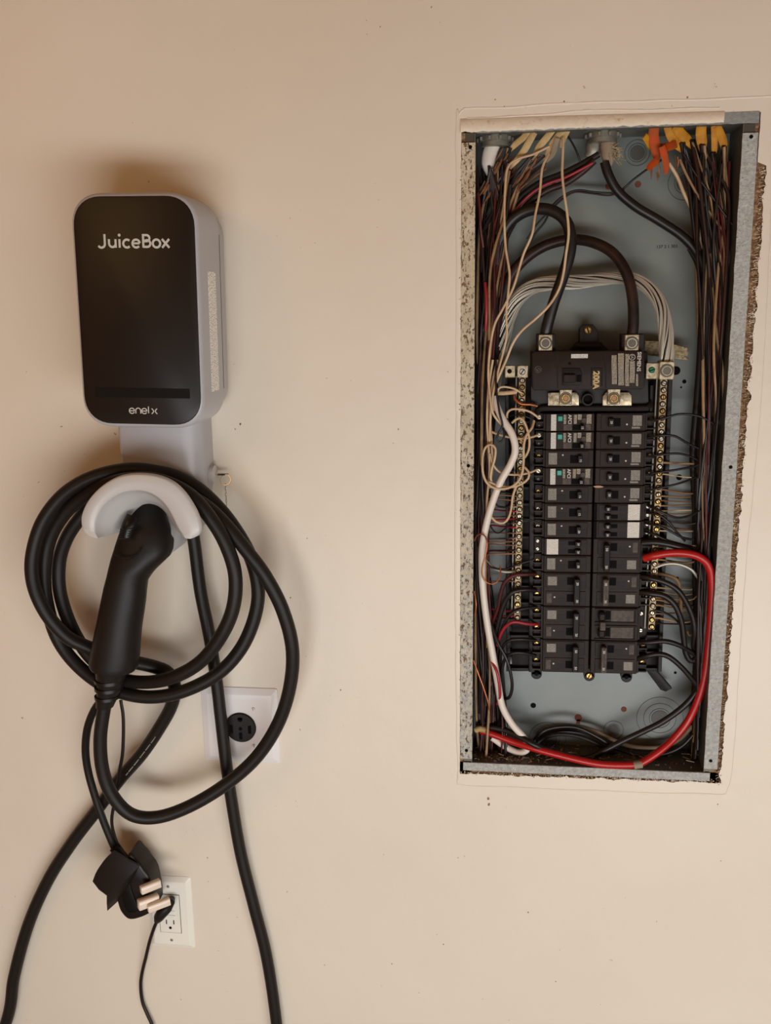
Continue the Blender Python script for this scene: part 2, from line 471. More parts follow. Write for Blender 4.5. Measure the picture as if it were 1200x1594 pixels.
def outer_rect(hp, x0, x1, z0, z1, y):
    out = []
    for (x, _, z), i in zip(hp, range(len(hp))):
        tx = (x - HX0) / (HX1 - HX0); tz = (z - HZ0) / (HZ1 - HZ0)
        if i < 200: out.append((x0, y, z0 + (z1 - z0) * tz))
        elif i < 290: out.append((x0 + (x1 - x0) * tx, y, z1))
        elif i < 490: out.append((x1, y, z0 + (z1 - z0) * tz))
        else: out.append((x0 + (x1 - x0) * tx, y, z0))
    return out
m = M()
hp = hole_pts(0.0)
near = outer_rect(hp, HX0 - 0.018, HX1 + 0.030, HZ0 - 0.018, HZ1 + 0.02, 0.0)
far = outer_rect(hp, -2.4, 2.6, -1.15, 1.6, 0.0)
m.loft([far, near, [(x, 0.0006, z) for x, _, z in hp]], False, False)
m.cur = 1
hb = [(x + random.uniform(-.0012, .0012), 0.0135, z + random.uniform(-.0012, .0012)) for x, _, z in hp]
m.loft([[(x, 0.0006, z) for x, _, z in hp], hb], False, False)
m.cur = 0
wall = build('wall_back', m, ['wall', 'core'], origin=(0, 0, 0))
tag(wall, kind='structure')
m = M(); m.box(-2.4, 2.6, -4.0, 0.0, -1.17, -1.15)
tag(build('floor', m, 'floor', origin=(0, 0, -1.15)), kind='structure')
m = M(); m.box(-1.40, 2.6, -4.0, 0.0, 1.10, 1.13)
tag(build('unseen_ceiling', m, 'garage', origin=(0, 0, 1.10)), kind='structure')  # out of view, added to block light from above and warm the wall top
m = M(); m.box(-1.43, -1.40, -4.0, 0.0, -1.15, 1.10)
tag(build('unseen_wall_left', m, 'garage', origin=(-1.40, 0, 0)), kind='structure')  # out of view, added to bounce warm light onto the left side
# dark stud space seen through the gap round the box
m = M()
m.box(HX0 - .05, HX1 + .05, .080, .084, HZ0 - .05, HZ1 + .05)
m.box(BX0 - .03, BX0 - .0016, .0045, .02, BZ0 - .04, BZ1 + .04); m.box(BX1 + .0016, BX1 + .03, .0045, .02, BZ0 - .04, BZ1 + .04)
m.box(BX0 - .03, BX1 + .03, .0045, .02, BZ0 - .04, BZ0 - .0016); m.box(BX0 - .03, BX1 + .03, .0045, .02, BZ1 + .0016, BZ1 + .04)
m.box(HX0 - .03, BX0 - .016, .0135, .03, HZ0 - .03, HZ1 + .03); m.box(BX1 + .0190, HX1 + .03, .0075, .03, HZ0 - .03, HZ1 + .03)
m.box(BX0 - .018, BX1 + .0190, .0075, .03, HZ0 - .03, BZ0 - .0135); m.box(BX0 - .016, BX1 + .0190, .0135, .03, BZ1 + .016, HZ1 + .03)
build('plaster_backing', m, 'core', wall)

def ridge(name, pts, r, seed, flat=0.5, amp=0.5, material='wall'):
    P = catmull([W(*p) for p in pts], 0.003); rs = []; Q = []
    for i, p in enumerate(P):
        k = mnoise.noise(Vector((i * 0.25, seed, 0))); rs.append(r * (1 + amp * k))
        Q.append(p + Vector((mnoise.noise(Vector((i * .06, seed, 4))) * .0015, 0, mnoise.noise(Vector((i * .05, seed, 8))) * .0015)))
    m = M(); m.tube(Q, r, 6, flat, rs=rs); return build(name, m, material, wall, sharp=70)
# ridge of old paint left where the cover plate sat
ridge('paint_ridge', [(713, 1214, 0), (709, 900, 0), (711, 500, 0), (711, 200, 0), (714, 180, 0), (722, 171, 0), (740, 169, 0), (900, 160, 0), (1060, 156, 0), (1150, 152, 0), (1205, 150, 0)], 0.0013, 1)
ridge('paint_ridge', [(727, 184, 0), (790, 181, 0), (850, 178, 0), (900, 173, 0), (960, 171, 0), (1050, 170, 0), (1120, 168, 0)], 0.0010, 2, amp=0.9)
ridge('paint_ridge', [(712, 1214, 0), (720, 1222, 0), (800, 1226, 0), (900, 1230, 0), (1000, 1234, 0), (1110, 1237, 0), (1128, 1236, 0)], 0.0012, 3)
ridge('paint_ridge', [(1204, 260, 0), (1187, 600, 0), (1160, 900, 0), (1142, 1180, 0), (1130, 1236, 0)], 0.0006, 4, flat=.3)
# thick paint lapping over the top of the box, broken lower edge
m = M(); top = []; bot = []
for i in range(121):
    t = i / 120; a = W(717 + 411 * t, 184 - 12 * t, 0)
    b = W(717 + 409 * t, 206.5 - 15.5 * t, 0)
    jz = 0.0016 * mnoise.noise(Vector((t * 30, 1, 0))) + .0010 * mnoise.noise(Vector((t * 90, 2, 0)))
    top.append((a.x, a.z)); bot.append((b.x, b.z + jz))
rings = []
for (ax, az), (bx, bz), i in zip(top, bot, range(121)):
    k = 0.0030 + 0.0014 * mnoise.noise(Vector((i * .2, 5, 0)))
    rings.append([(ax, .001, az), (ax, -.0008, az - .001), (ax * .5 + bx * .5, -k * .8, (az + bz) / 2), (bx, -k, bz + .003), (bx, -k * .6, bz), (bx, .003, bz + .0005), (bx, .004, bz + .004)])
m.loft(rings); build('plaster_lip', m, 'plaster', wall, sharp=60)
# crumbling edges: small angular chips of plaster along the gap
m = M()
def chip(c, s):
    vs = [(c[0] + random.uniform(-s, s), c[1] + random.uniform(-s, s) * .8, c[2] + random.uniform(-s, s)) for _ in range(5)]
    m.add(vs, [(0, 1, 2), (0, 2, 3), (0, 3, 4), (1, 2, 4), (2, 3, 4), (0, 1, 4)])
for i in range(2600):
    z = random.uniform(HZ0, 0.445); t = random.random(); k = mnoise.noise(Vector((z * 45, 7.7, 0)))
    m.cur = 0 if random.random() < .75 - k * .9 else 1
    chip((hx1(z) + .002 - (.003 + .006 * (k > .15)) * t - .001 * random.random(), random.uniform(.0005, .006), z), random.uniform(.0005, .0016) * (1.5 if k > .25 else 1))
for i in range(900):      # paper and plaster fibres bristling out of the broken edge
    z = random.uniform(HZ0, 0.44); x = hx1(z) + random.uniform(-.002, .003); m.cur = 0 if random.random() < .7 else 1
    m.tube([(x, .002, z), (x - random.uniform(.001, .007), random.uniform(-.001, .003), z + random.uniform(-.003, .002))], random.uniform(.0002, .0005), 3)
for i in range(300):
    x = random.uniform(HX0, HX1 - .01); z = HZ0 + .004 * (x - HX0) / .36; m.cur = 0 if random.random() < .5 else 1
    m.tube([(x, .001, z - .001), (x + random.uniform(-.003, .003), random.uniform(-.001, .002), z + random.uniform(.001, .005))], random.uniform(.0002, .0005), 3)
for i in range(800):
    x = random.uniform(HX0, HX1); m.cur = 0 if random.random() < .5 else 1
    chip((x, random.uniform(.000, .010), HZ0 + .004 * (x - HX0) / .36 + random.uniform(-.002, .0035)), random.uniform(.0005, .0014))
for i in range(260):
    z = random.uniform(HZ0, .47); m.cur = 0 if random.random() < .4 else 1
    chip((HX0 + random.uniform(-.002, .001), random.uniform(-.001, .003), z), random.uniform(.0005, .0014))
tag(build('plaster_chips', m, ['core', 'plaster'], wall, sharp=10), kind='stuff')
# marks on the wall
m = M()
for px, py, s in ((760, 1243, 2.4), (761, 1252, 2.0), (597, 1330, .8), (620, 668, 1.0), (612, 690, .6), (713, 1335, .8), (723, 1333, .7), (822, 1420, 1.4), (1122, 1340, 1.0), (680, 1455, .7), (690, 1470, 1), (865, 1528, 1), (1117, 1252, .9), (323, 1335, .9), (324, 1372, .9), (447, 1388, .8), (478, 838, .8), (452, 930, 1.0), (771, 155, 1), (1070, 152, 1.5), (785, 166, .8), (878, 158, 1), (282, 1556, 1), (610, 1500, .9), (652, 1545, .8), (505, 1502, .8), (374, 660, 1.4), (366, 668, 1.0)):
    c = W(px, py, 0); s *= .0011; n = 7
    vs = [(c.x + s * random.uniform(.5, 1.1) * math.cos(6.283 * i / n), -.0003, c.z + s * random.uniform(.5, 1.6) * math.sin(6.283 * i / n)) for i in range(n)] + [(c.x, -.0006, c.z)]
    m.add(vs, [(i, (i + 1) % n, n) for i in range(n)])
tag(build('scuff_marks', m, 'core', wall), kind='stuff')

# ------------------------------------------------------------ charging station
JC = Vector((-0.2933, 0, 0.2775)); JT = math.radians(1.1)
jb = thing('charging_station', 'grey wall-mounted car charging station with a black front, above the coiled cable', 'charger', JC, roty=JT)
def loc(m, name, material, parent, sharp=32, **k): return build(name, m, material, parent, sharp, local=True, **k)
m = M(); HWX, HWZ = .0815, .1445
o = rrect(HWX, HWZ, .040, 9, 2.25)
prof = [(.0065, 0), (.004, .0006), (.0012, .003), (0, .007)]
m.prism(o, -.1205, -.034, prof); loc(m, 'case', 'case', jb, 40)
m = M(); m.prism(rrect(HWX - .003, HWZ - .010, .038, 9, 2.2), -.034, -.004, [(.0, 0)]); loc(m, 'rear_case', 'case', jb, 40)
m = M(); m.prism(rrect(HWX - .0045, HWZ - .0050, .0365, 9, 2.25), -.1222, -.119, [(.0012, 0), (.0004, .0003), (0, .0010)]); loc(m, 'front_panel', 'black_gloss', jb, 40)
m = M(); m.prism(rrect(.0625, .0062, .0012, 3), -.12245, -.1215, [(0, 0)]); 
bar = loc(m, 'indicator_bar', 'black_bar', jb); bar.location = (.0010, 0, -.0995)
# the word on the front: geometric rounded sans drawn with strokes
m = M(); H = .0165; w = .0027; y = -.1226
def sx(x): return -.0455 + x * .0975
xh = H * .64
U = .0168
x0 = -.0455
# J
ribbon(m, [(x0 + .0085, H)] + [(x0 + .0085, .0052)] + arc(x0 + .0040, .0050, .0045, 0, -150, 10), w, y)
# u
a = x0 + .0140
ribbon(m, [(a, xh)] + arc(a + .0042, .0054, .0042, 180, 360, 12), w, y); ribbon(m, [(a + .0084, xh), (a + .0084, .0004)], w, y)
# i
a += .0135; ribbon(m, [(a, xh), (a, .0004)], w, y); m.disc((a, 0, H - .0012), .0018, y, y + .0004, 12)
# c
a += .0044; ribbon(m, arc(a + .0050, xh / 2, .0047, 45, 315, 18), w, y)
# e
a += .0118; ribbon(m, [(a + .0006, xh / 2 + .0002), (a + .0095, xh / 2 + .0002)] , w * .85, y); ribbon(m, arc(a + .0050, xh / 2, .0047, 5, 320, 20), w, y)
# B
a += .0142; ribbon(m, [(a, .0004), (a, H)], w, y)
ribbon(m, [(a, H - .0013)] + arc(a + .0045, H - .0049, .0036, 90, -90, 10) + [(a, H - .0085)], w, y)
ribbon(m, [(a, H - .0085)] + arc(a + .0050, .0053, .0040, 90, -90, 10) + [(a, .0014)], w, y)
# o
a += .0118; ribbon(m, arc(a + .0050, xh / 2, .0047, 0, 360, 24), w, y)
# x
a += .0118; ribbon(m, [(a + .0002, .0002), (a + .0094, xh)], w, y); ribbon(m, [(a + .0002, xh), (a + .0094, .0002)], w, y)
ymid = .0855
t = loc(m, 'brand_lettering', 'white_ink', jb); t.location = (-.0005, 0, .0785)
m = M(); w = .0013; y = -.1226; xh = .0066
def ee(a):
    ribbon(m, [(a + .0006, xh / 2), (a + .0070, xh / 2)], w, y); ribbon(m, arc(a + .0036, xh / 2, .0034, 0, 330, 18), w, y)
ee(-.0205)
ribbon(m, [(-.0118, 0), (-.0118, xh * .55)] + arc(-.0085, xh * .55, .0033, 180, 0, 10) + [(-.0052, 0)], w, y)
ee(-.0040); ribbon(m, [(.0052, 0.0006), (.0052, .0092)], w, y)
for s_ in (1, -1):
    ribbon(m, [(.0130 + .0008 * s_, xh / 2 - .0003)] + [(.0130 + .0008 * s_ + .0028 * s_ * k / 4, xh / 2 + (.0034 * (k / 4) ** .8)) for k in range(1, 5)], w, y)
    ribbon(m, [(.0130 + .0008 * s_, xh / 2 + .0003)] + [(.0130 + .0008 * s_ + .0028 * s_ * k / 4, xh / 2 - (.0034 * (k / 4) ** .8)) for k in range(1, 5)], w, y)
t = loc(m, 'maker_lettering', 'white_ink', jb); t.location = (.003, 0, -.1258)
m = M(); m.box(.0813, .08195, -.088, -.056, -.100, .052, .0003); s_ = loc(m, 'rating_sticker', 'sticker', jb); s_['label'] = 'white rating sticker with tiny print'
m = M(); m.box(HWX - .002, HWX + .0004, -.0345, -.0335, -.10, .10); loc(m, 'case_seam', 'steel_dark', jb)

# wall bracket under the station
br = thing('wall_bracket', 'pale grey wall bracket between the charging station and the holster', 'bracket', W(250, 700, 0))
m = M()
x0, x1 = -.3590, -.2440; zt, zb = .150, .050
prof = []
def brk_sec(z, sh=0.0):
    pts = [(x0, 0), (x0, -.052), (x0 + .006, -.058)]
    for i in range(9):
        a = math.radians(90 * i / 8); pts.append((x1 - .026 + sh + .026 * math.sin(a), -.032 - .026 * math.cos(a)))
    pts.append((x1 + sh, 0)); return [(x, y, z) for x, y in pts]
m.loft([brk_sec(zt), brk_sec(.10), brk_sec(.05), brk_sec(.02, -.006), brk_sec(-.004, -.022), brk_sec(-.012, -.040)]); build('bracket_shell', m, 'case', br, 50)
m = M(); c = W(332, 738, -.015); m.disc((0, -.016, c.z), .0125, x1 - .002, x1 + .006, 20, axis='x', b=0); build('lock_boss', m, 'case2', br)
# key, ring and chain in the lock
ks = thing('key_ring', 'small wire key ring with a short chain hanging from the bracket lock', 'key ring', W(345, 741, -.016))
m = M(); a = W(333, 739.5, -.016); b = W(350, 739, -.016); m.tube([a, b], .0011, 6); m.tube([W(335, 737.6, -.016), W(356, 737.6, -.017)], .0007, 6); build('key', m, 'chrome', ks)
m = M(); cc = W(351, 747, -.017); m.tube([(cc.x + .0074 * math.cos(t / 24 * 6.2832), -.017 + .002 * math.sin(t / 24 * 6.283), cc.z + .0070 * math.sin(t / 24 * 6.2832)) for t in range(25)], .0006, 6, caps=False); build('split_ring', m, 'chrome', ks)
cb = W(351, 754, -.017)
for i in range(7):
    m = M(); q = (cb.x, cb.z - .0045 * i - .001)
    rng = [(q[0] + (.0011 * math.cos(t / 10 * 6.2832) if i % 2 else 0), -.017 + (0 if i % 2 else .0011 * math.cos(t / 10 * 6.2832)), q[1] + .0028 * math.sin(t / 10 * 6.2832)) for t in range(11)]
    m.tube(rng, .00045, 5, caps=False); build('chain_link', m, 'steel', ks)

# holster: drum, arched hood
ho = thing('connector_holster', 'light grey arched holster that carries the coiled cable and the plug handle', 'holster', W(225, 830, 0))
outer = [(149, 838), (136, 834), (128, 826), (125, 815), (126, 801), (133, 784), (145, 768), (161, 754), (181, 743), (203, 738), (226, 738), (248, 742), (268, 751), (284, 765), (297, 783), (307, 802), (312, 820), (311, 830), (306, 836), (297, 839)]
inner = [(153, 838), (149, 829), (148, 815), (152, 803), (158, 792), (167, 782), (179, 773), (194, 767), (210, 765), (224, 766), (237, 771), (247, 778), (256, 787), (263, 798), (269, 810), (275, 822), (281, 831), (287, 838)]
FY = -.140
rings = []
Po = catmull([W(x, y, FY) for x, y in outer], .004); n = 60
def resample(P, n):
    L = [0]
    for i in range(1, len(P)): L.append(L[-1] + (P[i] - P[i - 1]).length)
    out = []; j = 0
    for k in range(n):
        d = L[-1] * k / (n - 1)
        while j < len(L) - 2 and L[j + 1] < d: j += 1
        out.append(P[j].lerp(P[j + 1], min(1, max(0, (d - L[j]) / max(1e-9, L[j + 1] - L[j])))))
    return out
A = resample(Po, n); B = resample(catmull([W(x, y, FY) for x, y in inner], .004), n)
deep = [(188, 829), (189, 822), (194, 813), (201, 803), (209, 794), (219, 787), (230, 784), (242, 786), (252, 792), (260, 801), (266, 811), (272, 821), (279, 830), (286, 837)]
D_ = resample(catmull([W(x, y, -.098) for x, y in deep], .003), n)
m = M()
for a, b, c_ in zip(A, B, D_):
    d = Vector((b.x - a.x, 0, b.z - a.z)); L = d.length
    def q(t, dy, base=a, d=d): return (base.x + d.x * t, FY + dy, base.z + d.z * t)
    rings.append([q(0.06, .012), q(0, .0085), q(0, .006), q(.035, .002), q(.10, .0004), q(.5, 0), q(.88, .0003), q(.97, .0022), q(1.0, .005), (b.x * .72 + c_.x * .28, FY + .015, b.z * .72 + c_.z * .28), (b.x * .4 + c_.x * .6, FY + .027, b.z * .4 + c_.z * .6), (c_.x, -.098, c_.z), (c_.x, -.055, c_.z), q(.80, .085), q(.75, .04), q(.5, .013)])
m.loft(rings); build('hood', m, 'case2', ho, 50)
m = M(); cc = W(238, 812, -.05)
m.disc((cc.x, 0, cc.z), .0285, -.060, 0.0, 40, hole=.025); build('drum', m, 'case', ho, 50)
m = M(); c2 = W(240, 838, -.07)
m.disc((c2.x, 0, c2.z), .0305, -.086, -.006, 40, hole=.0265, b=.001); build('socket_barrel', m, 'case', ho, 50)

# plug handle
hd = thing('charging_connector', 'black charging connector handle parked in the grey holster', 'connector', W(180, 1030, -.09))
rows = [(762, 222, 246), (768, 212, 252), (780, 208, 255), (792, 206, 257), (803, 205, 258), (814, 198, 262), (825, 191, 265), (838, 186, 269), (850, 182, 268), (860, 179, 264), (872, 175, 252), (880, 173, 244), (888, 171, 237), (900, 168, 229), (915, 164, 227), (935, 160, 225), (955, 156, 222), (975, 152, 219), (995, 148, 217), (1015, 144, 216), (1030, 141, 214), (1036, 141, 212), (1040, 144, 209)]
m = M(); rings = []
for i, (py, xl, xr) in enumerate(rows):
    yc = -.098 + .020 * max(0, min(1, (900 - py) / 100.0)) + .030 * max(0, min(1, (810 - py) / 45.0)); a = W(xl, py, yc); b = W(xr, py, yc)
    c = (a + b) / 2; hw = (b.x - a.x) / 2; hy = min(.030, max(.008, hw * .95)); zt = -(.16) * hw
    rings.append([(c.x + hw * math.copysign(abs(math.cos(t)) ** .85, math.cos(t)), yc + hy * math.sin(t), c.z + (zt * .6) * math.cos(t)) for t in [6.28318 * k / 28 for k in range(28)]])
m.loft(rings); build('grip', m, 'black_plastic', hd, 60)
m = M(); c = W(236, 836, -.06); m.disc((c.x, 0, c.z), .0235, -.085, -.028, 28, b=.002); build('nose', m, 'black_plastic', hd)
# thumb latch with ribs
lt = None
m = M(); P = [W(207, 804, -.112), W(200, 818, -.118), (W(195, 835, -.119))]
m.tube(catmull(P, .003), .009, 10, .55, rs=None); lt = build('latch_button', m, 'black_bar', hd, 50)
for i in range(5):
    m = M(); py = 824 + i * 3.6; a = W(187 - .6 * i, py, -.1225); b = W(207 - 1.0 * i, py - 1, -.1225); m.tube([a, b], .0009, 6); build('latch_rib', m, 'black_plastic', lt)
m = M(); pts = [W(x, y, -.1235) for x, y in ((180, 863), (190, 868), (203, 868), (214, 862), (220, 853))]; m.tube(catmull(pts, .003), .0012, 6); build('seam_ring', m, 'black_bar', hd)
m = M(); R_ = []
for py, xl, xr in ((1038, 151, 202), (1046, 150, 198), (1056, 151, 194), (1070, 152, 190), (1085, 151, 183), (1100, 150, 176)):
    a = W(xl, py, -.098); b = W(xr, py, -.098); c = (a + b) / 2; hw = (b.x - a.x) / 2
    R_.append([(c.x + hw * math.cos(t), -.098 + hw * math.sin(t), c.z) for t in [6.28318 * k / 20 for k in range(20)]])
m.loft(R_); build('strain_relief', m, 'rubber', hd)
for py, xl, xr in ((1058, 149, 193), (1070, 149, 190), (1084, 149, 185)):
    m = M(); a = W(xl, py, -.098); b = W(xr, py, -.098); c = (a + b) / 2; hw = (b.x - a.x) / 2 + .0006
    m.loft([[(c.x + hw * math.cos(t), -.098 + hw * math.sin(t), c.z + dz) for t in [6.28318 * k / 20 for k in range(20)]] for dz in (-.0022, .0022)])
    build('clamp_band', m, 'black_gloss', hd)

CR = .0096
path = [(-75, 1860, -.04), (-40, 1720, -.02), (10, 1590, -.015), (22, 1520, -.015), (44, 1440, -.016), (75, 1370, -.018), (112, 1312, -.02), (150, 1262, -.022), (185, 1215, -.024), (222, 1172, -.026), (250, 1130, -.030), (267, 1098, -.036), (272, 1070, -.045), (262, 1048, -.052), (240, 1038, -.056), (205, 1030, -.062), (170, 1022, -.070), (143, 1010, -.078), (108, 994, -.088), (80, 966, -.096), (60, 932, -.100), (50, 897, -.100), (51, 860, -.098), (65, 815, -.095), (92, 777, -.092), (125, 752, -.090), (163, 737, -.087), (205, 731, -.082), (245, 735, -.078), (275, 743, -.074), (310, 762, -.070), (346, 797, -.066), (375, 838, -.064), (394, 878, -.062), (402, 922, -.062), (395, 965, -.062), (376, 1008, -.064), (345, 1044, -.068), (303, 1069, -.072), (258, 1083, -.074), (211, 1083, -.074), (160, 1066, -.072), (117, 1032, -.070), (88, 990, -.070), (72, 935, -.072), (69, 885, -.074), (78, 838, -.076), (100, 800, -.080), (132, 772, -.086), (170, 752, -.096), (215, 745, -.106), (255, 750, -.110), (296, 771, -.108), (328, 807, -.106), (352, 848, -.104), (366, 895, -.102), (363, 945, -.100), (344, 990, -.098), (312, 1030, -.094), (270, 1054, -.090), (225, 1062, -.078), (180, 1054, -.068), (140, 1022, -.062), (112, 978, -.060), (94, 925, -.058), (92, 878, -.058), (102, 842, -.060), (122, 810, -.062), (155, 775, -.064), (200, 757, -.070), (245, 757, -.078), (285, 767, -.084), (322, 789, -.088), (352, 818, -.090), (382, 855, -.090), (413, 897, -.086), (440, 950, -.078), (455, 1010, -.070), (451, 1070, -.062), (432, 1128, -.056), (398, 1180, -.054), (350, 1222, -.058), (295, 1255, -.066), (245, 1272, -.074), (205, 1268, -.082), (176, 1240, -.088), (160, 1200, -.092), (156, 1150, -.095), (163, 1098, -.097), (168, 1080, -.098)]
P = [W(*p) for p in path]
P = [Vector((-.86, -.35, -1.138)), Vector((-.80, -.20, -1.138)), Vector((-.735, -.07, -1.11))] + P[1:]
wire('charging_cable', 'thick black charging cable wound in three loops over the grey holster', 'cable', P, CR, 'rubber', seg=16, raw=True, step=.005)
P = [W(*p) for p in ((285, 770, -.035), (297, 815, -.035), (303, 850, -.032), (312, 920, -.030), (326, 990, -.030), (337, 1060, -.028), (344, 1120, -.026), (351, 1180, -.024), (361, 1250, -.020), (375, 1330, -.016), (395, 1410, -.014), (415, 1490, -.012), (430, 1590, -.013), (440, 1700, -.014))] + [Vector((-.165, -.02, -1.05)), Vector((-.16, -.09, -1.138)), Vector((-.10, -.25, -1.138))]
wire('supply_cable', 'straight thick black cable hanging down across the square white faceplate', 'cable', P, .0090, 'rubber', seg=16, raw=True, step=.006)
wire('rubber_strap', 'thin black strap hanging from the handle collar to the rubber cap', 'strap', [(188, 1090, -.085), (192, 1120, -.083), (191, 1170, -.078), (186, 1200, -.07), (180, 1240, -.05), (174, 1275, -.045), (178, 1300, -.04), (190, 1330, -.035)], .0026, 'rubber', flat=.5)
wire('adapter_lead', 'slim black lead running down behind the connector to the three-pronged plug', 'cable', [(168, 1085, -.07), (150, 1100, -.065), (137, 1130, -.058), (133, 1165, -.05), (137, 1200, -.045), (148, 1240, -.042), (160, 1275, -.04), (172, 1305, -.038), (185, 1335, -.034)], .0058, 'rubber', seg=12)
# white print on the cable
m = M(); 
def cable_print(m, a, b, n, dep):
    for i in range(n):
        t = i / n
        if random.random() < .2: continue
        p = W(a[0] + (b[0] - a[0]) * t, a[1] + (b[1] - a[1]) * t, dep)
        m.box(p.x - .0009, p.x + .0009, p.y - .0003, p.y + .0003, p.z - .0005, p.z + .0007)

cm = [(249, 1136), (240, 1150), (231, 1162), (222, 1174), (212, 1187), (203, 1198), (195, 1208)]
for i in range(44):
    t = i / 44 * (len(cm) - 1); j = int(t); q = t - j
    if i % 7 == 5: continue
    p = W(cm[j][0] + (cm[j + 1][0] - cm[j][0]) * q, cm[j][1] + (cm[j + 1][1] - cm[j][1]) * q, -.0375)
    m.box(p.x - .0006, p.x + .0006, p.y - .0004, p.y + .002, p.z - .0004, p.z + .0004)
build('printed_marking', m, 'white_ink', bpy.data.objects['charging_cable'])

# hinged cap and plug
pl = thing('three_pin_plug', 'black plug with milky prong covers and an open rubber cap, hanging before the small outlet', 'plug', W(190, 1380, -.03))
def poly_px(m, pts, y0, y1, b=.002):
    q = catmull([Vector((x, y, 0)) for x, y in pts + pts[:1]], 3.0)[:-1]; pts = [(v.x, v.y) for v in q]
    m.prism([(W(x, y, y0).x, W(x, y, y0).z) for x, y in pts], y0, y1, [(b, 0), (b * .3, b * .3), (0, b)])
m = M(); poly_px(m, [(183, 1372), (181, 1392), (182, 1405), (188, 1421), (200, 1432), (217, 1430), (235, 1421), (240, 1410), (233, 1370), (222, 1352), (211, 1338), (199, 1331)], -.060, -.022, .004); build('plug_body', m, 'black_gloss', pl, 50)
m = M(); poly_px(m, [(190, 1380), (190, 1400), (197, 1420), (214, 1418), (204, 1385), (200, 1372)], -.0625, -.058, .001); build('face_inset', m, 'black_bar', pl, 50)
cap = M()
a = [W(144, 1372, -.066), W(150, 1357, -.066), W(163, 1338, -.066), W(177, 1325, -.064)]
b = [W(166, 1394, -.072), W(180, 1384, -.074), W(200, 1366, -.074), W(217, 1348, -.070)]
A_ = resample(catmull(a, .003), 10); B_ = resample(catmull(b, .003), 10)
cap.loft([[p, (p + q_) / 2 + Vector((0, -.003, 0)), q_, q_ + Vector((0, .003, 0)), (p + q_) / 2 + Vector((0, .002, 0)), p + Vector((0, .003, 0))] for p, q_ in zip(A_, B_)])
build('rubber_cap', cap, 'rubber', pl, 50)
cap = M()
b2 = [W(167, 1418, -.060), W(178, 1408, -.058), (W(192, 1393, -.060)), W(216, 1350, -.066)]
b2 = resample(catmull(b2, .003), 10)
cap.loft([[q_, (p + q_) / 2 + Vector((0, -.001, 0)), p, p + Vector((0, .0025, 0)), q_ + Vector((0, .0025, 0))] for p, q_ in zip(b2, B_)])
build('cap_rim', cap, 'rubber', pl, 50)
m = M(); m.tube(catmull([W(178, 1318, -.036), W(188, 1332, -.038), W(200, 1345, -.042)], .003), .0085, 12, rs=None); build('strain_relief', m, 'rubber', pl)
for (xa, ya), (xb, yb), hw in (((219, 1386), (249, 1374), 6.5), ((215, 1409), (246, 1398), 8), ((230, 1415), (264, 1402), 6)):
    m = M(); p = W(xa, ya, -.078); q_ = W(xb, yb, -.058); d = (q_ - p); t = d.normalized(); s1 = t.cross(Vector((0, 1, 0))).normalized(); s2 = t.cross(s1).normalized()
    r1 = hw / 1050.0
    rings = [[p + t * dd + s1 * (u * r1 * k) + s2 * (v * r1 * .75 * k) for u, v in ((-1, -.8), (-.85, -1), (.85, -1), (1, -.8), (1, .8), (.85, 1), (-.85, 1), (-1, .8))] for dd, k in ((0, .86), (.0010, 1), (d.length, 1))]
    m.loft(rings); build('prong_cover', m, 'prong', pl, 50)

# square range outlet
ro = thing('range_outlet', 'square white faceplate with a round black four-slot receptacle', 'outlet', W(375, 1130, 0))
def plate(m, cx, cz, hx, hz, prof):
    m.loft([[(cx + x, y, cz + z) for x, z in rrect(hx - i, hz - i, max(.0008, .0035 - i * .3), 4)] for i, y in prof])
def px_rect(x0, y0, x1, y1, y):
    a = W(x0, y0, y); b = W(x1, y1, y); return a.x, b.x, b.z, a.z
m = M(); c = W(373.5, 1130.5, -.006); cx, cz = c.x, c.z; hx, hz = .0585, .0600
plate(m, cx, cz, hx, hz, [(.0200, -.0056), (.0105, -.0065), (.009, -.0062), (.0025, -.0025), (.0006, -.0019), (0, -.001), (0, 0)]); build('faceplate', m, 'white_plate', ro, 18)
rc = W(374.5, 1133, -.008)
m = M(); m.disc((rc.x, 0, rc.z), .0232, -.0090, -.004, 40, b=.0012); rec = build('receptacle', m, 'black_plastic', ro)
for dx, dz, w_, h_ in ((.0140, -.002, .0024, .0125), (-.0140, -.002, .0024, .0125), (0, -.0125, .0024, .0110)):
    m = M(); m.box(rc.x + dx - w_, rc.x + dx + w_, -.0094, -.0088, rc.z + dz - h_ / 2, rc.z + dz + h_ / 2); build('slot', m, 'slot', rec)
m = M(); m.disc((rc.x, 0, rc.z + .0135), .0036, -.0094, -.0088, 16); m.box(rc.x - .0036, rc.x + .0036, -.0094, -.0088, rc.z + .0135, rc.z + .0165); build('ground_slot', m, 'slot', rec)
m = M(); m.disc((rc.x, 0, rc.z - .001), .0028, -.0096, -.0088, 14); build('centre_screw', m, 'slot', rec)
for px, py in ((394, 1104), (396, 1161)):
    m = M(); s_ = W(px, py, -.0068); m.disc((s_.x, 0, s_.z), .0024, -.0078, -.006, 14, b=.0005); sc_ = build('plate_screw', m, 'white_plate', ro)
    m = M(); m.box(s_.x - .0004, s_.x + .0002, -.0080, -.0077, s_.z - .0019, s_.z + .0019); build('screw_slot', m, 'slot', sc_)

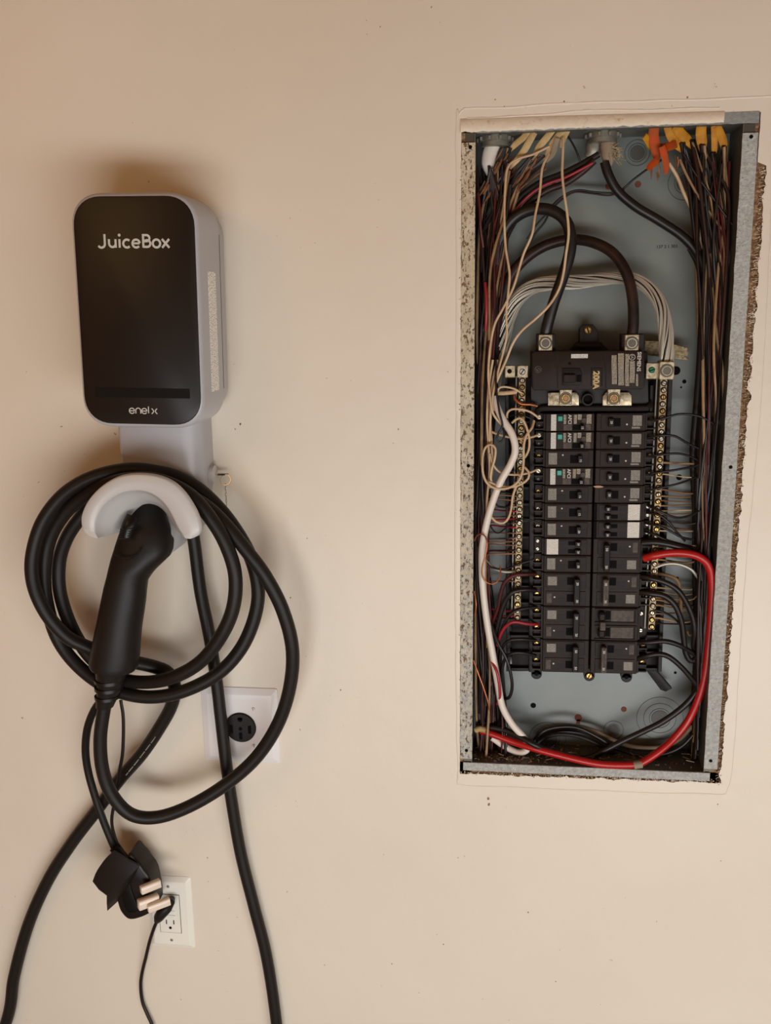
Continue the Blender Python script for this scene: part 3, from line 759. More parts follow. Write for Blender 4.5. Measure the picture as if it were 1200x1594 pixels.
# small outlet with a cord plugged in
go = thing('wall_outlet', 'small white rectangular wall outlet with two buttons, lowest on the wall', 'outlet', W(264, 1420, 0))
c = W(264.5, 1421.5, -.005)
m = M(); plate(m, c.x, c.z, .0362, .0632, [(.009, -.0055), (.0075, -.0053), (.0020, -.0018), (0, -.0008), (0, 0)]); build('faceplate', m, 'ivory', go, 18)
m = M(); m.box(c.x - .0168, c.x + .0168, -.0072, -.004, c.z - .0335, c.z + .0335, .0008); fc = build('receptacle', m, 'ivory', go)
m = M(); 
for a0, a1, b0, b1 in ((-.0176, -.0170, -.0343, .0343), (.0170, .0176, -.0343, .0343)): m.box(c.x + a0, c.x + a1, -.0058, -.0054, c.z + b0, c.z + b1)
for b0 in (-.0343, .0337): m.box(c.x - .0176, c.x + .0176, -.0058, -.0054, c.z + b0, c.z + b0 + .0006)
build('insert_gap', m, 'slot', go)
for dz in (.0035, -.0045):
    m = M(); m.box(c.x - .0075, c.x + .0095, -.0083, -.0070, c.z + dz - .0030, c.z + dz + .0030, .0006); build('test_button', m, 'ivory', fc)
for zc in (-.0175, .0185):
    for dx in (-.0058, .0062):
        m = M(); m.box(c.x + dx - .0008, c.x + dx + .0008, -.0075, -.0070, c.z + zc - .0005, c.z + zc + .0070); build('slot', m, 'slot', fc)
    m = M(); m.disc((c.x, 0, c.z + zc - .0070), .0024, -.0075, -.0070, 12); build('slot', m, 'slot', fc)
for zc in (.0475, -.0478):
    m = M(); m.disc((c.x, 0, c.z + zc), .0024, -.0062, -.005, 12, b=.0004); build('plate_screw', m, 'steel', go)
pc = thing('power_cord', 'thin black power cord plugged into the small white wall outlet', 'cord', W(250, 1425, -.02))
m = M(); m.tube([W(268, 1399, -.008), W(266, 1404, -.020), W(260, 1413, -.026), W(252, 1421, -.028), W(247, 1428, -.027), W(244, 1434, -.025)], .004, 14, rs=[.0045, .0065, .0085, .0090, .0080, .0045]); build('cord_plug', m, 'black_plastic', pc)
P = [W(*p) for p in ((246, 1430, -.026), (240, 1444, -.024), (233, 1465, -.018), (227, 1490, -.012), (221, 1515, -.007), (219, 1535, -.006), (222, 1560, -.006), (230, 1580, -.007), (238, 1600, -.008), (244, 1640, -.01))] + [Vector((-.325, -.012, -1.0)), Vector((-.32, -.04, -1.143)), Vector((-.28, -.16, -1.146))]
wire('cord', None, None, P, .0028, 'w_black', parent=pc, raw=True)

# ------------------------------------------------------------ panel box
random.seed(11)
DB = .0715
bx = thing('panel_box', 'open grey steel electrical panel box recessed in the wall', 'panel box', ((BX0 + BX1) / 2, DB, BZ0))
m = M(); m.box(BX0, BX1, DB, DB + .0015, BZ0, BZ1); build('back_plate', m, 'back', bx)
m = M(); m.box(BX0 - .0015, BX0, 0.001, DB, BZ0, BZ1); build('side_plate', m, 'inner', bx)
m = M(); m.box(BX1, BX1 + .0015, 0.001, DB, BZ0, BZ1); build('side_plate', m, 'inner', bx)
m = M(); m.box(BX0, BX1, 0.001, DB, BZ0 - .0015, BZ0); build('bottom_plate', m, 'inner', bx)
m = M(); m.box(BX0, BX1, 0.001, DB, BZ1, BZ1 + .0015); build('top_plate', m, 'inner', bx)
def wavy(name, material, x0, x1, z0, z1, vert, seed, amp=.0009):
    """flange strip with uneven painted edges"""
    m = M(); rings = []; n = 90
    for i in range(n + 1):
        t = i / n; j1 = amp * mnoise.noise(Vector((t * 40, seed, 0))); j2 = amp * 0.25 * mnoise.noise(Vector((t * 40, seed + 9, 0)))
        if vert: z = z0 + (z1 - z0) * t; rings.append([(x0 + j1, -.0004, z), (x1 + j2, -.0004, z), (x1 + j2, .0012, z), (x0 + j1, .0012, z)])
        else: x = x0 + (x1 - x0) * t; rings.append([(x, -.0004, z0 + j1), (x, -.0004, z1 + j2), (x, .0012, z1 + j2), (x, .0012, z0 + j1)])
    m.loft(rings); return build(name, m, material, bx)
zl1 = W(735, 222, 0).z; zl0 = W(730, 1181, 0).z; zr1 = W(1165, 207, 0).z; zr0 = W(1105, 1197, 0).z
f1 = wavy('flange', 'flangeL', BX0 - .0175, BX0, zl0, zl1, True, 1, .0016); f1['label'] = 'paint-speckled left flange'
f2 = wavy('flange', 'flangeR', BX1, BX1 + .0185, zr0, zr1, True, 2, .0010); f2['label'] = 'bare galvanised right flange'
f3 = wavy('flange', 'flangeR', BX0 - .013, BX1 + .009, BZ0 - .0130, BZ0 - .0005, False, 3, .0006)
f4 = wavy('flange', 'galv', BX0 + .002, BX1 + .0185, BZ1, BZ1 + .0135, False, 4)
for x0, x1, z0, z1 in ((BX0 - .0130, BX0, zl1, BZ1 + .001), (BX1, BX1 + .0150, zr1, BZ1), (BX0 - .0120, BX0, BZ0, zl0), (BX1, BX1 + .0120, BZ0, zr0)):
    m = M(); m.box(x0, x1, .0030, .0045, z0, z1); build('notch_shade', m, 'steel_dark', bx)  # dark blocks standing in for the shade of the open corner notches
for px, py, fl in ((732, 229, f1), (729, 725, f1), (726, 1168, f1), (1169, 213, f2), (1137, 727, f2), (1106, 1184, f2)):
    c = W(px, py, 0); m = M(); m.disc((c.x, 0, c.z), .0024, -.0009, .001, 12, hole=.0013); m.disc((c.x, 0, c.z), .0015, -.0006, .001, 10); build('screw_hole', m, 'slot', fl)
def knock(px, py, radii, y=DB):
    c = W(px, py, y); m = M()
    for r in radii:
        r /= 1085.0; m.disc((c.x, 0, c.z), r, y - .0008, y + .0005, 40, hole=r - .0007)
    m.disc((c.x, 0, c.z), radii[-1] / 1085.0 * .8, y - .0006, y, 30, b=.0004)
    return build('knockout', m, 'inner', bx)
knock(992, 238, (18, 13)); knock(1027, 1118, (37, 26, 17)); knock(955, 1136, (16, 10)); knock(1066, 285, (24, 15)); knock(852, 1150, (30, 20))
for px, py, r, k in ((863, 290, 5, 'rust'), (993, 287, 4.5, 'rust'), (947, 290, 4.5, 'rust'), (971, 1104, 4.5, 'rust'), (830, 1098, 4.5, 'slot'), (1057, 743, 4.5, 'slot'), (1051, 1047, 2.2, 'slot'), (1065, 594, 3, 'slot'), (1060, 603, 1.4, 'slot'), (1052, 577, 6.5, 'slot'), (1054, 900, 2.2, 'slot')):
    c = W(px, py, DB); m = M(); m.disc((c.x, 0, c.z), r / 1085, DB - .0009, DB, 14, b=.0003); build('bolt' if k == 'rust' else 'mounting_hole', m, k, bx)
c = W(900, 1117, DB); m = M(); m.disc((c.x, 0, c.z), .0055, DB - .0007, DB, 16); m.box(c.x - .0028, c.x + .0028, DB - .0007, DB, c.z - .0105, c.z - .003); build('keyhole', m, 'rust', bx)
m = M(); c = W(1038, 384, DB); ink(m, '137 2 1 303', .0058, c.x, DB - .0002, c.z, -1); build('date_stamp', m, 'slot', bx)
# dirt and scraps lying on the bottom of the box
m = M()
for i in range(520):
    x = random.uniform(BX0, BX1); x = BX0 + (x - BX0) * (random.random() ** .5); s = random.uniform(.0008, .0030); m.cur = random.choice((0, 0, 1, 2))
    chip((x, random.uniform(.004, DB - .004), BZ0 + random.uniform(0, .003)), s)
for i in range(60):
    a = Vector((random.uniform(BX0, BX1), random.uniform(.01, .06), BZ0 + random.uniform(.001, .006))); m.cur = random.choice((0, 1, 3))
    m.tube([a, a + Vector((random.uniform(-.012, .012), random.uniform(-.01, .01), random.uniform(-.002, .004)))], random.uniform(.0003, .0008), 5)
deb = build('floor_litter', m, ['dust', 'crumb', 'kraft', 's_grey'], None, 10)
tag(deb, 'brown dust, paper scraps and wire ends littering the bottom of the panel box', 'litter', kind='stuff')

# ------------------------------------------------------------ bus tray
TH = -.0075
O0 = W(927, 643, .012)
def row_pt(r, y=0.0):
    w = -(r) * .02477
    return Vector((O0.x + w * math.sin(TH), O0.y + y, O0.z + w * math.cos(TH)))
tr = thing('breaker_tray', 'black plastic tray with two long screw bars that carries the circuit breakers', 'tray', row_pt(16.5, .04))
def quadpx(m, pts, y0, y1, b=.0012):
    m.prism([(W(x, y, y0).x, W(x, y, y0).z) for x, y in pts], y0, y1, [(b, 0), (b * .3, b * .3), (0, b)])
m = M(); quadpx(m, [(790, 588), (1044, 588), (1027, 1045), (797, 1045)], .042, .055); build('tray_base', m, 'tray', tr)
m = M(); quadpx(m, [(826, 548), (1008, 548), (1010, 640), (826, 640)], .020, .050); build('upper_deck', m, 'tray', tr)
for pts in ([(824, 640), (832, 640), (832, 1046), (823, 1046)], [(1012, 600), (1018, 600), (1006, 1044), (999, 1044)], [(786, 600), (792, 600), (794, 1045), (788, 1045)], [(1040, 590), (1047, 590), (1030, 1046), (1024, 1046)]):
    m = M(); quadpx(m, pts, .026, .050); build('tray_rail', m, 'tray', tr)
for i in range(22):
    for a, b in (((790, 640), (826, 640)), ((1014, 640), (1042, 640))):
        pass
for i in range(16):
    t = i / 15; py = 655 + 385 * t
    m = M(); quadpx(m, [(790, py), (824, py), (824, py + 4), (790, py + 4)], .034, .050, .0005); build('tray_rib', m, 'tray', tr)
    m = M(); quadpx(m, [(1012 - 12 * t, py), (1041 - 14 * t, py), (1041 - 14 * t, py + 4), (1012 - 12 * t, py + 4)], .034, .050, .0005); build('tray_rib', m, 'tray', tr)
m = M(); P = [W(836, 642, .022), W(842, 636, .016), W(870, 635.5, .015), W(930, 635.5, .015), W(1000, 635.5, .015), W(1008, 634, .016), W(1012, 628, .022)]; m.tube(catmull(P, .005), .0040, 10); build('cross_bar', m, 'tray', tr)
m = M(); quadpx(m, [(902, 548), (902, 512), (908, 505), (923, 505), (929, 512), (936, 548)], .030, .050, .002); mb_ = build('top_mount', m, 'tray', tr)
m = M(); quadpx(m, [(884, 549), (899, 533), (936, 533), (950, 549)], .026, .05, .002); build('mount_gusset', m, 'tray', tr)
m = M(); quadpx(m, [(894, 536), (934, 536), (934, 541), (894, 541)], .020, .03, .0006); build('mount_gusset', m, 'tray', tr)
def screw(name, px, py, y, r, mt, parent, slotted=True, seg=14, rings=False, well=False):
    c = W(px, py, y); m = M()
    if well: m.cur = 1; m.disc((c.x, 0, c.z), r * 1.35, y + .0001, y + .001, seg); m.cur = 0
    m.disc((c.x, 0, c.z), r, y - .0014, y + .002, seg, b=r * .25)
    if rings: m.disc((c.x, 0, c.z), r * 1.45, y - .0006, y + .001, seg, hole=r * 1.15)
    if slotted:
        m.cur = 1; a = random.uniform(0, 3.14); dx, dz = math.cos(a) * r * .8, math.sin(a) * r * .8; nx, nz = -math.sin(a) * r * .16, math.cos(a) * r * .16
        m.add([(c.x + dx + nx, y - .00145, c.z + dz + nz), (c.x - dx + nx, y - .00145, c.z - dz + nz), (c.x - dx - nx, y - .00145, c.z - dz - nz), (c.x + dx - nx, y - .00145, c.z + dz - nz)], [(0, 1, 2, 3)])
    return build(name, m, [mt, 'slot'] if slotted else mt, parent)
screw('mount_screw', 915, 514, .030, .0052, 'brass', tr)
for px, py, k in ((835, 1049, 'tray'), (917, 1052, 'brass'), (975, 1054, 'tray')):
    m = M(); c = W(px, py, .040); m.disc((c.x, 0, c.z), .0078, .038, .055, 20, b=.001); m.box(c.x - .0078, c.x + .0078, .038, .055, c.z, c.z + .012); tb = build('mount_tab', m, 'tray', tr)
    if k == 'brass': screw('mount_screw', px, py, .038, .0048, 'brass', tr)
    else: screw('tab_hole', px, py, .038, .0028, 'slot', tr, False)
m = M(); quadpx(m, [(1003, 1040), (1018, 1040), (1046, 1072), (1036, 1077), (1028, 1074)], .044, .054, .001); build('tray_foot', m, 'tray', tr)
# bars with their rows of screws
for (xa, ya), (xb, yb), side in (((813, 586), (805, 966), 'left'), ((1033.5, 590), (1014, 980), 'right')):
    m = M(); a = W(xa, ya, .014); b = W(xb, yb, .014); hw = .0046
    m.prism([(a.x - hw, a.z), (a.x + hw, a.z), (b.x + hw, b.z), (b.x - hw, b.z)], .0145, .026, [(.0006, 0), (0, .0006)])
    nb = build('neutral_bar', m, 'bar', tr)
    n = 36
    for i in range(n):
        t = (i + .6) / n; px = xa + (xb - xa) * t + random.uniform(-.3, .3); py = ya + (yb - ya) * t
        screw('terminal_screw', px, py, 0.0140 + random.uniform(-.0006, .0002), .0030, random.choice(('brass', 'tin', 'steel', 'tin')), nb, seg=10, well=True)
    m = M(); hw2 = .0012; d = -.0085 if side == 'right' else -.0078
    m.prism([(a.x + d - hw2, a.z), (a.x + d + hw2, a.z), (b.x + d + hw2, b.z), (b.x + d - hw2, b.z)], .018, .03, [(.0003, 0)]); build('bar_spacer', m, 'steel_dark', tr)
# lug blocks at the tops of the bars
def block(name, x0, y0, x1, y1, ya, yb, mt, parent, b=.0008):
    m = M(); p = W(x0, y0, ya); q = W(x1, y1, ya); m.box(p.x, q.x, ya, yb, q.z, p.z, b); return build(name, m, mt, parent)
block('lug', 786, 569, 802, 588, .012, .020, 'tin', tr); screw('lug_hole', 793, 578, .0118, .0030, 'slot', tr, False)
block('lug', 805, 569, 822, 588, .006, .022, 'tin', tr); screw('lug_screw', 813, 578.5, .006, .0042, 'steel', tr, True, rings=True)
block('lug', 1006, 565, 1026, 590, .010, .020, 'tin', tr); screw('lug_screw', 1014.5, 576, .0098, .0042, 'green', tr)
block('lug', 1027, 563, 1049, 591, -.001, .022, 'tin', tr)
m = M(); c = W(1038, 577, -.002); m.disc((c.x, 0, c.z), .0086, -.0022, 0, 26, b=.0005); build('lug_collar', m, 'steel_dark', tr)
m = M(); m.disc((c.x, 0, c.z), .0070, -.0030, 0, 26, b=.0008, hole=.0046); build('lug_collar', m, 'steel', tr)
m = M(); m.disc((c.x, 0, c.z), .0046, -.0018, 0, 20); build('lug_socket', m, 'slot', tr)

# ------------------------------------------------------------ main breaker
mb = thing('main_breaker', 'large black 200 amp main breaker across the top of the tray', 'breaker', W(915, 605, .02))
m = M(); quadpx(m, [(828, 551), (833, 547), (999, 546), (1003, 550), (1003, 603), (999, 606), (832, 608), (828, 604)], -.004, .030, .0015); build('body', m, 'brk', mb)
m = M(); quadpx(m, [(866, 552), (867, 604), (869, 604), (868, 552)], -.0044, .0, .0002); build('body_seam', m, 'brk2', mb)
m = M(); quadpx(m, [(941, 550), (942, 604), (944, 604), (943, 550)], -.0044, .0, .0002); build('body_seam', m, 'brk2', mb)
m = M(); quadpx(m, [(875, 573), (903, 573), (906, 580), (906, 597), (903, 600), (875, 600)], -.0055, -.003, .0008); build('switch_housing', m, 'brk2', mb)
block('switch_lever', 877, 583, 896, 596, -.0105, -.004, 'brk', mb, .001)
block('switch_slot', 897, 583, 905, 595, -.0060, -.004, 'slot', mb)
m = M(); quadpx(m, [(920, 573), (938, 573), (938, 601), (920, 601)], -.0052, -.003, .0005); build('rating_plate', m, 'brk2', mb)
m = M(); quadpx(m, [(921.5, 581), (934, 581), (934, 601), (921.5, 601)], -.0054, -.003, .0002); build('rating_plate', m, 'brk3', mb)
m = M(); c = W(927.5, 591.5, -.006); ink(m, '200A', .0108, c.x, -.0056, c.z, 90, .0004); build('rating_lettering', m, 'gold', mb)
m = M(); c = W(994.5, 563, -.0044); ink(m, 'SIEMENS', .0068, c.x, -.0042, c.z, 90, .00012); build('maker_lettering', m, 'white_ink', mb)
m = M(); c = W(984, 556, -.0044); m.disc((c.x, 0, c.z), .0040, -.0044, -.0040, 20, hole=.0034); ink(m, 'UL', .0042, c.x, -.0042, c.z, 90); build('approval_mark', m, 'white_ink', mb)
for (x0, y0, x1, y1) in ((973, 551, 979, 601), (980, 562, 988, 596), (962, 550, 971, 600), (952, 553, 960, 598), (990, 582, 993, 601)):
    m = M(); quadpx(m, [(x0, y0), (x1, y0), (x1, y1), (x0, y1)], -.0043, -.0039, .0001); build('fine_print', m, 'print2', mb)
block('code_label', 889, 551, 915, 557.5, -.0046, -.003, 'print4', mb, .0003)
screw('cover_screw', 837.5, 575, -.0042, .0032, 'brk3', mb, True, rings=True)
screw('cover_hole', 886.5, 566, -.0042, .0016, 'slot', mb, False)
for px, x0, x1 in ((849, 835, 864), (983.5, 968, 1002)):
    block('lug_housing', x0, 520, x1, 552, .008, .035, 'tray', mb, .001)
    block('lug', px - 10.5, 521, px + 10.5, 546, -.001, .030, 'tin', mb)
    m = M(); c = W(px, 534, -.0015); m.disc((c.x, 0, c.z), .0086, -.0018, 0, 26, b=.0004); build('lug_ring', m, 'steel_dark', mb)
    m = M(); m.disc((c.x, 0, c.z), .0072, -.0030, 0, 26, b=.0008, hole=.0044); build('lug_ring', m, 'steel', mb)
    m = M(); m.disc((c.x, 0, c.z), .0044, -.0022, 0, 18); m.disc((c.x, 0, c.z), .0022, -.0026, -.0022, 6); build('lug_screw', m, 'steel_dark', mb)
for px, x0, x1 in ((880.5, 853, 901), (955.5, 938, 983)):
    m = M(); quadpx(m, [(x0, 612 if px < 900 else 618), (x0 + 5, 611), (x1 - 4, 611), (x1, 616), (x1, 632), (x0, 632)], .014, .018, .0004); build('bus_plate', m, 'tin', mb)
    block('bus_lug', px - 9.5, 605, px + 9.5, 630, .006, .016, 'tin', mb)
    m = M(); c = W(px, 620, .006); m.disc((c.x, 0, c.z), .0082, .0050, .008, 24, b=.0004); build('lug_ring', m, 'steel_dark', mb)
    m = M(); m.disc((c.x, 0, c.z), .0060, .0038, .008, 24, b=.0006, hole=.0032); build('lug_ring', m, 'brass', mb)
    m = M(); m.disc((c.x, 0, c.z), .0032, .0044, .008, 16); build('lug_screw', m, 'copper_dull', mb)
m = M(); c = W(915, 622, .012); m.disc((c.x, 0, c.z), .0085, .010, .022, 24, hole=.0058, b=.0006); m.cur = 1; m.disc((c.x, 0, c.z), .0058, .016, .022, 20); build('access_port', m, ['tray', 'slot'], mb)

# ------------------------------------------------------------ circuit breakers
PT = .02477
def bp(m, s, u0, u1, y0, y1, z0, z1, b=0.0):
    m.box(s * u0, s * u1, y0, y1, z0, z1, b)
def lb(name, mt, root, s, u0, u1, y0, y1, z0, z1, b=0.0, label=None):
    m = M(); bp(m, s, u0, u1, y0, y1, z0, z1, b); o = build(name, m, mt, root, local=True)
    if label: o['label'] = label
    return o
def lscrew(root, s, u, z, mt='brass', r=.0033, y=.0110):
    m = M(); m.disc((s * u, 0, z), r, y - .0012, y + .004, 12, b=.0006)
    m.cur = 1; a = random.uniform(0, 3.1); dx, dz = math.cos(a) * r * .8, math.sin(a) * r * .8
    m.add([(s * u + dx - dz * .18, y - .00125, z + dz + dx * .18), (s * u - dx - dz * .18, y - .00125, z - dz + dx * .18), (s * u - dx + dz * .18, y - .00125, z - dz - dx * .18), (s * u + dx + dz * .18, y - .00125, z + dz - dx * .18)], [(0, 1, 2, 3)])
    return build('terminal_screw', m, [mt, 'slot'], root, local=True)
def body(root, s, h, tz=0.0):
    m = M(); g = .0004
    bp(m, s, .0012, .0660, 0, .034, -h / 2 + g, h / 2 - g, .0009)
    bp(m, s, .0650, .0690, .0035, .034, -h / 2 + g * 2, h / 2 - g * 2, .0006)
    bp(m, s, .0680, .0790, .0105, .034, -h / 2 + g * 2, h / 2 - g * 2, .0006)
    return build('body', m, 'brk', root, local=True)
def face(root, s, zc, u0=.0075, u1=.0630, h=.0205):
    lb('face_plate', 'brk', root, s, u0, u1, -.0011, .001, zc - h / 2, zc + h / 2, .0004)
def lug_walls(root, s, zc):
    for z in (-.0095, .0000):
        lb('terminal_wall', 'tray', root, s, .0685, .0800, .0035, .030, zc + z - .0008, zc + z + .0008)
def num(root, s, t, u, z, y, size=.0042):
    m = M(); ink(m, t, size, s * u, y, z, 90 if s > 0 else 90, .00008); build('lettering', m, 'white_ink', root, local=True)

def pole(root, s, zc, rating='20', text_up=True, handle=True):
    face(root, s, zc); lug_walls(root, s, zc); lscrew(root, s, .0745, zc + .0015, random.choice(('brass', 'brass', 'steel')))
    if s < 0:
        lb('fine_print', 'print', root, s, .0500, .0615, -.0013, -.001, zc - .0078, zc + .0082)
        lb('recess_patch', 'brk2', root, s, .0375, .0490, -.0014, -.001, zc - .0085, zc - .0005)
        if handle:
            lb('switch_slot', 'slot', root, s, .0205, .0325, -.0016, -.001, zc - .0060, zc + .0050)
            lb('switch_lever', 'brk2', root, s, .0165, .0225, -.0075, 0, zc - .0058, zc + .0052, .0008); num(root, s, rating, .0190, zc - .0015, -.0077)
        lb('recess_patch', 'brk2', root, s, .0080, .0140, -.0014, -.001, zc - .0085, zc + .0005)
        m = M(); m.disc((s * .0425, 0, zc + .0052), .0011, -.0015, -.001, 10)
    else:
        lb('fine_print', 'print', root, s, .0490, .0610, -.0013, -.001, zc - .0050, zc + .0090)
        lb('fine_print', 'print', root, s, .0480, .0590, -.0013, -.001, zc - .0088, zc - .0062)
        if handle:
            lb('switch_slot', 'slot', root, s, .0235, .0330, -.0016, -.001, zc - .0055, zc + .0055)
            lb('switch_lever', 'brk2', root, s, .0165, .0240, -.0075, 0, zc - .0056, zc + .0056, .0008); num(root, s, rating, .0205, zc + .0005, -.0077)
        m = M(); m.disc((s * .0415, 0, zc - .0030), .0012, -.0015, -.001, 10)
    build('white_dot', m, 'white_ink', root, local=True)

def place(root, r): root.location = row_pt(r); root.rotation_euler = (0, TH, 0); return root
def make_single(s, r, label, rating):
    t = thing('circuit_breaker', label, 'breaker', (0, 0, 0)); body(t, s, PT); pole(t, s, 0, rating); return place(t, r)
def make_afci(s, r, label):
    t = thing('circuit_breaker', label, 'breaker', (0, 0, 0)); body(t, s, PT)
    lug_walls(t, s, 0); lscrew(t, s, .0745, .006, 'steel'); lscrew(t, s, .0745, -.006, 'steel_dark', .0024)
    lb('code_label', 'print4', t, s, .0520, .0590, -.0014, -.0002, -.0110, .0112, .0003)
    lb('test_button', 'teal', t, s, .0435, .0500, -.0028, 0, .0020, .0090, .0008)
    lb('fine_print', 'print2', t, s, .0385, .0420, -.0006, 0, -.0020, .0105)
    lb('fine_print', 'print2', t, s, .0245, .0285, -.0006, 0, -.0020, .0105); lb('fine_print', 'print2', t, s, .0185, .0235, -.0006, 0, .0035, .0108)
    lb('fine_print', 'print2', t, s, .0055, .0120, -.0006, 0, -.0020, .0108)
    m = M(); ink(m, 'AFCI', .0062, s * .0340, -.0004, .0042, 90, .00016); build('lettering', m, 'white_ink', t, local=True)
    m = M(); m.disc((s * .0150, 0, .0028), .0038, -.0020, 0, 8, b=.0006); build('reset_button', m, 'brk3', t, local=True)
    lb('recess_patch', 'brk3', t, s, .0310, .0420, -.0006, 0, -.0108, -.0028)
    lb('switch_slot', 'slot', t, s, .0200, .0300, -.0008, 0, -.0105, -.0035)
    lb('switch_lever', 'brk2', t, s, .0150, .0205, -.0070, 0, -.0105, -.0030, .0008); num(t, s, '15', .0175, -.0065, -.0072)
    lb('recess_patch', 'brk3', t, s, .0060, .0125, -.0006, 0, -.0108, -.0028)
    return place(t, r)
def make_tandem(s, r, label, rating):
    t = thing('circuit_breaker', label, 'breaker', (0, 0, 0)); body(t, s, PT); face(t, s, 0)
    l_ = lb('white_label', 'print3', t, s, .0465, .0625, -.0016, -.001, -.0108, .0112, .0002)
    for z in (.0055, -.0060):
        lb('switch_slot', 'slot', t, s, .0235, .0330, -.0016, -.001, z - .0028, z + .0028)
        lb('switch_lever', 'brk2', t, s, .0155, .0240, -.0070, 0, z - .0034, z + .0034, .0008); num(t, s, rating, .0195, z, -.0072, .0038)
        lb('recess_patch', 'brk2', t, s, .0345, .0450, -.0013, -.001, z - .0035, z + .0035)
        lscrew(t, s, .0745, z, 'steel', .0026)
    if s > 0: lb('side_gap', 'slot', t, s, .0010, .0052, -.0006, .001, -PT / 2 + .0006, PT / 2 - .0006)
    return place(t, r)
def make_double(s, r, label, rating, wide=True):
    t = thing('circuit_breaker', label, 'breaker', (0, 0, 0)); body(t, s, PT * 2)
    u = .0205 if s < 0 else .0190
    for i, zc in enumerate((PT / 2, -PT / 2)):
        face(t, s, zc); lug_walls(t, s, zc); lscrew(t, s, .0745, zc + .002)
        up = (i == 0) == (s < 0)
        if up: lb('fine_print', 'print', t, s, .0475, .0600, -.0013, -.001, zc - .0060, zc + .0065)
        else:
            lb('fine_print', 'brk3', t, s, .0545, .0610, -.0013, -.001, zc - .0070, zc + .0070)
            m = M(); m.disc((s * .0505, 0, zc + .0015), .0012, -.0015, -.001, 10); build('white_dot', m, 'white_ink', t, local=True)
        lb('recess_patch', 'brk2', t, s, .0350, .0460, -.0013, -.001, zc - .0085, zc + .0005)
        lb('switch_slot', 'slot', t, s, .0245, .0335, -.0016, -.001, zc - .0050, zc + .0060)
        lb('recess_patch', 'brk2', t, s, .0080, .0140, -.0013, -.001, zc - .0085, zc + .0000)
    m = M(); bp(m, s, u - .0042, u + .0042, -.0120, -.0040, -.0195, .0185, .0012)
    for zc in (.0125, -.0125): bp(m, s, u - .0030, u + .0036, -.0060, .0, zc - .0045, zc + .0045)
    build('tied_lever', m, 'brk2' if wide else 'brk3', t, local=True)
    m = M(); bp(m, s, u + .0000, u + .0006, -.0123, -.0118, -.0180, .0170); build('lever_seam', m, 'tray', t, local=True)
    for zc in (.0120, -.0130): num(t, s, rating, u - .0004, zc, -.0122, .0046)
    return place(t, r)
def make_old(s, r, label):
    t = thing('circuit_breaker', label, 'breaker', (0, 0, 0)); body(t, s, PT * 2)
    for zc in (PT / 2, -PT / 2):
        lb('frame_rim', 'brk', t, s, .0060, .0640, -.0020, .001, zc + .0088, zc + .0108, .0004); lb('frame_rim', 'brk', t, s, .0060, .0640, -.0020, .001, zc - .0108, zc - .0088, .0004)
        lb('frame_rim', 'brk', t, s, .0610, .0640, -.0020, .001, zc - .0100, zc + .0100, .0004)
        lb('brown_label', 'brk3', t, s, .0280, .0590, -.0012, -.0002, zc - .0082, zc + .0082, .0002)
        lb('switch_slot', 'slot', t, s, .0210, .0270, -.0010, 0, zc - .0055, zc + .0065)
        m = M(); bp(m, s, .0100, .0205, -.0100, 0, zc - .0058, zc + .0068, .0025); build('lever', m, 'brk2', t, local=True)
        lscrew(t, s, .0700, zc + .002, 'steel', .0030, .0060)
    m = M(); bp(m, s, .0120, .0200, -.0130, -.0070, -.0060, .0065, .0010); build('lever_tie', m, 'brk3', t, local=True)
    return place(t, r)
L, Rt = -1, 1
make_afci(L, .5, 'circuit breaker with white sticker and teal button, topmost in the left column')
make_afci(L, 1.5, 'circuit breaker with teal button, second from the top of the left column')
make_single(L, 2.5, 'plain black breaker between two teal-buttoned ones, third down the left column', '15')
make_afci(L, 3.5, 'lowest of the three breakers with a teal button, fourth down the left column')
make_single(L, 4.5, 'plain black breaker directly under the lowest teal-buttoned one', '15')
make_single(L, 5.5, 'plain black breaker, sixth from the top of the left column', '15')
make_single(L, 6.5, 'plain black breaker directly above the white-labelled one in the left column', '20')
make_tandem(L, 7.5, 'twin-switch breaker with a white label in the left column', '20')
make_single(L, 8.5, 'plain black breaker directly below the white-labelled one in the left column', '30')
make_double(L, 10, 'double breaker with tied switch, upper of three in the left column', '30')
make_double(L, 12, 'double breaker with tied switch, middle of three in the left column', '20')
make_double(L, 14, 'double breaker with tied switch, lowest of three in the left column', '50')
make_single(Rt, .5, 'plain black breaker, topmost in the right column', '20')
make_single(Rt, 1.5, 'plain black breaker, second from the top of the right column', '20')
make_single(Rt, 2.5, 'plain black breaker, third from the top of the right column', '20')
make_single(Rt, 3.5, 'plain black breaker above the orange smear, fourth down the right column', '20')
make_single(Rt, 4.5, 'plain black breaker just above the two white-labelled ones in the right column', '20')
make_tandem(Rt, 5.5, 'twin-switch breaker with white label, upper of the two in the right column', '20')
make_tandem(Rt, 6.5, 'twin-switch breaker with white label, lower of the two in the right column', '20')
make_double(Rt, 8, 'double breaker fed by the thick red wire, under the white-labelled ones', '50')
make_double(Rt, 10, 'double breaker with pale tied switch, above the brown-labelled one', '30', False)
make_old(Rt, 12, 'older double breaker with two brown recessed label panels')
make_double(Rt, 14, 'double breaker with pale tied switch, lowest in the right column', '30', False)
c = row_pt(4.05, -.0012); m = M(); n = 9
m.add([(c.x + .006 + .008 * math.cos(6.283 * i / n) * random.uniform(.7, 1.2), c.y - .0008, c.z + .0016 * math.sin(6.283 * i / n)) for i in range(n)], [tuple(range(n))])
build('rust_smear', m, 'copper_dull', tr)

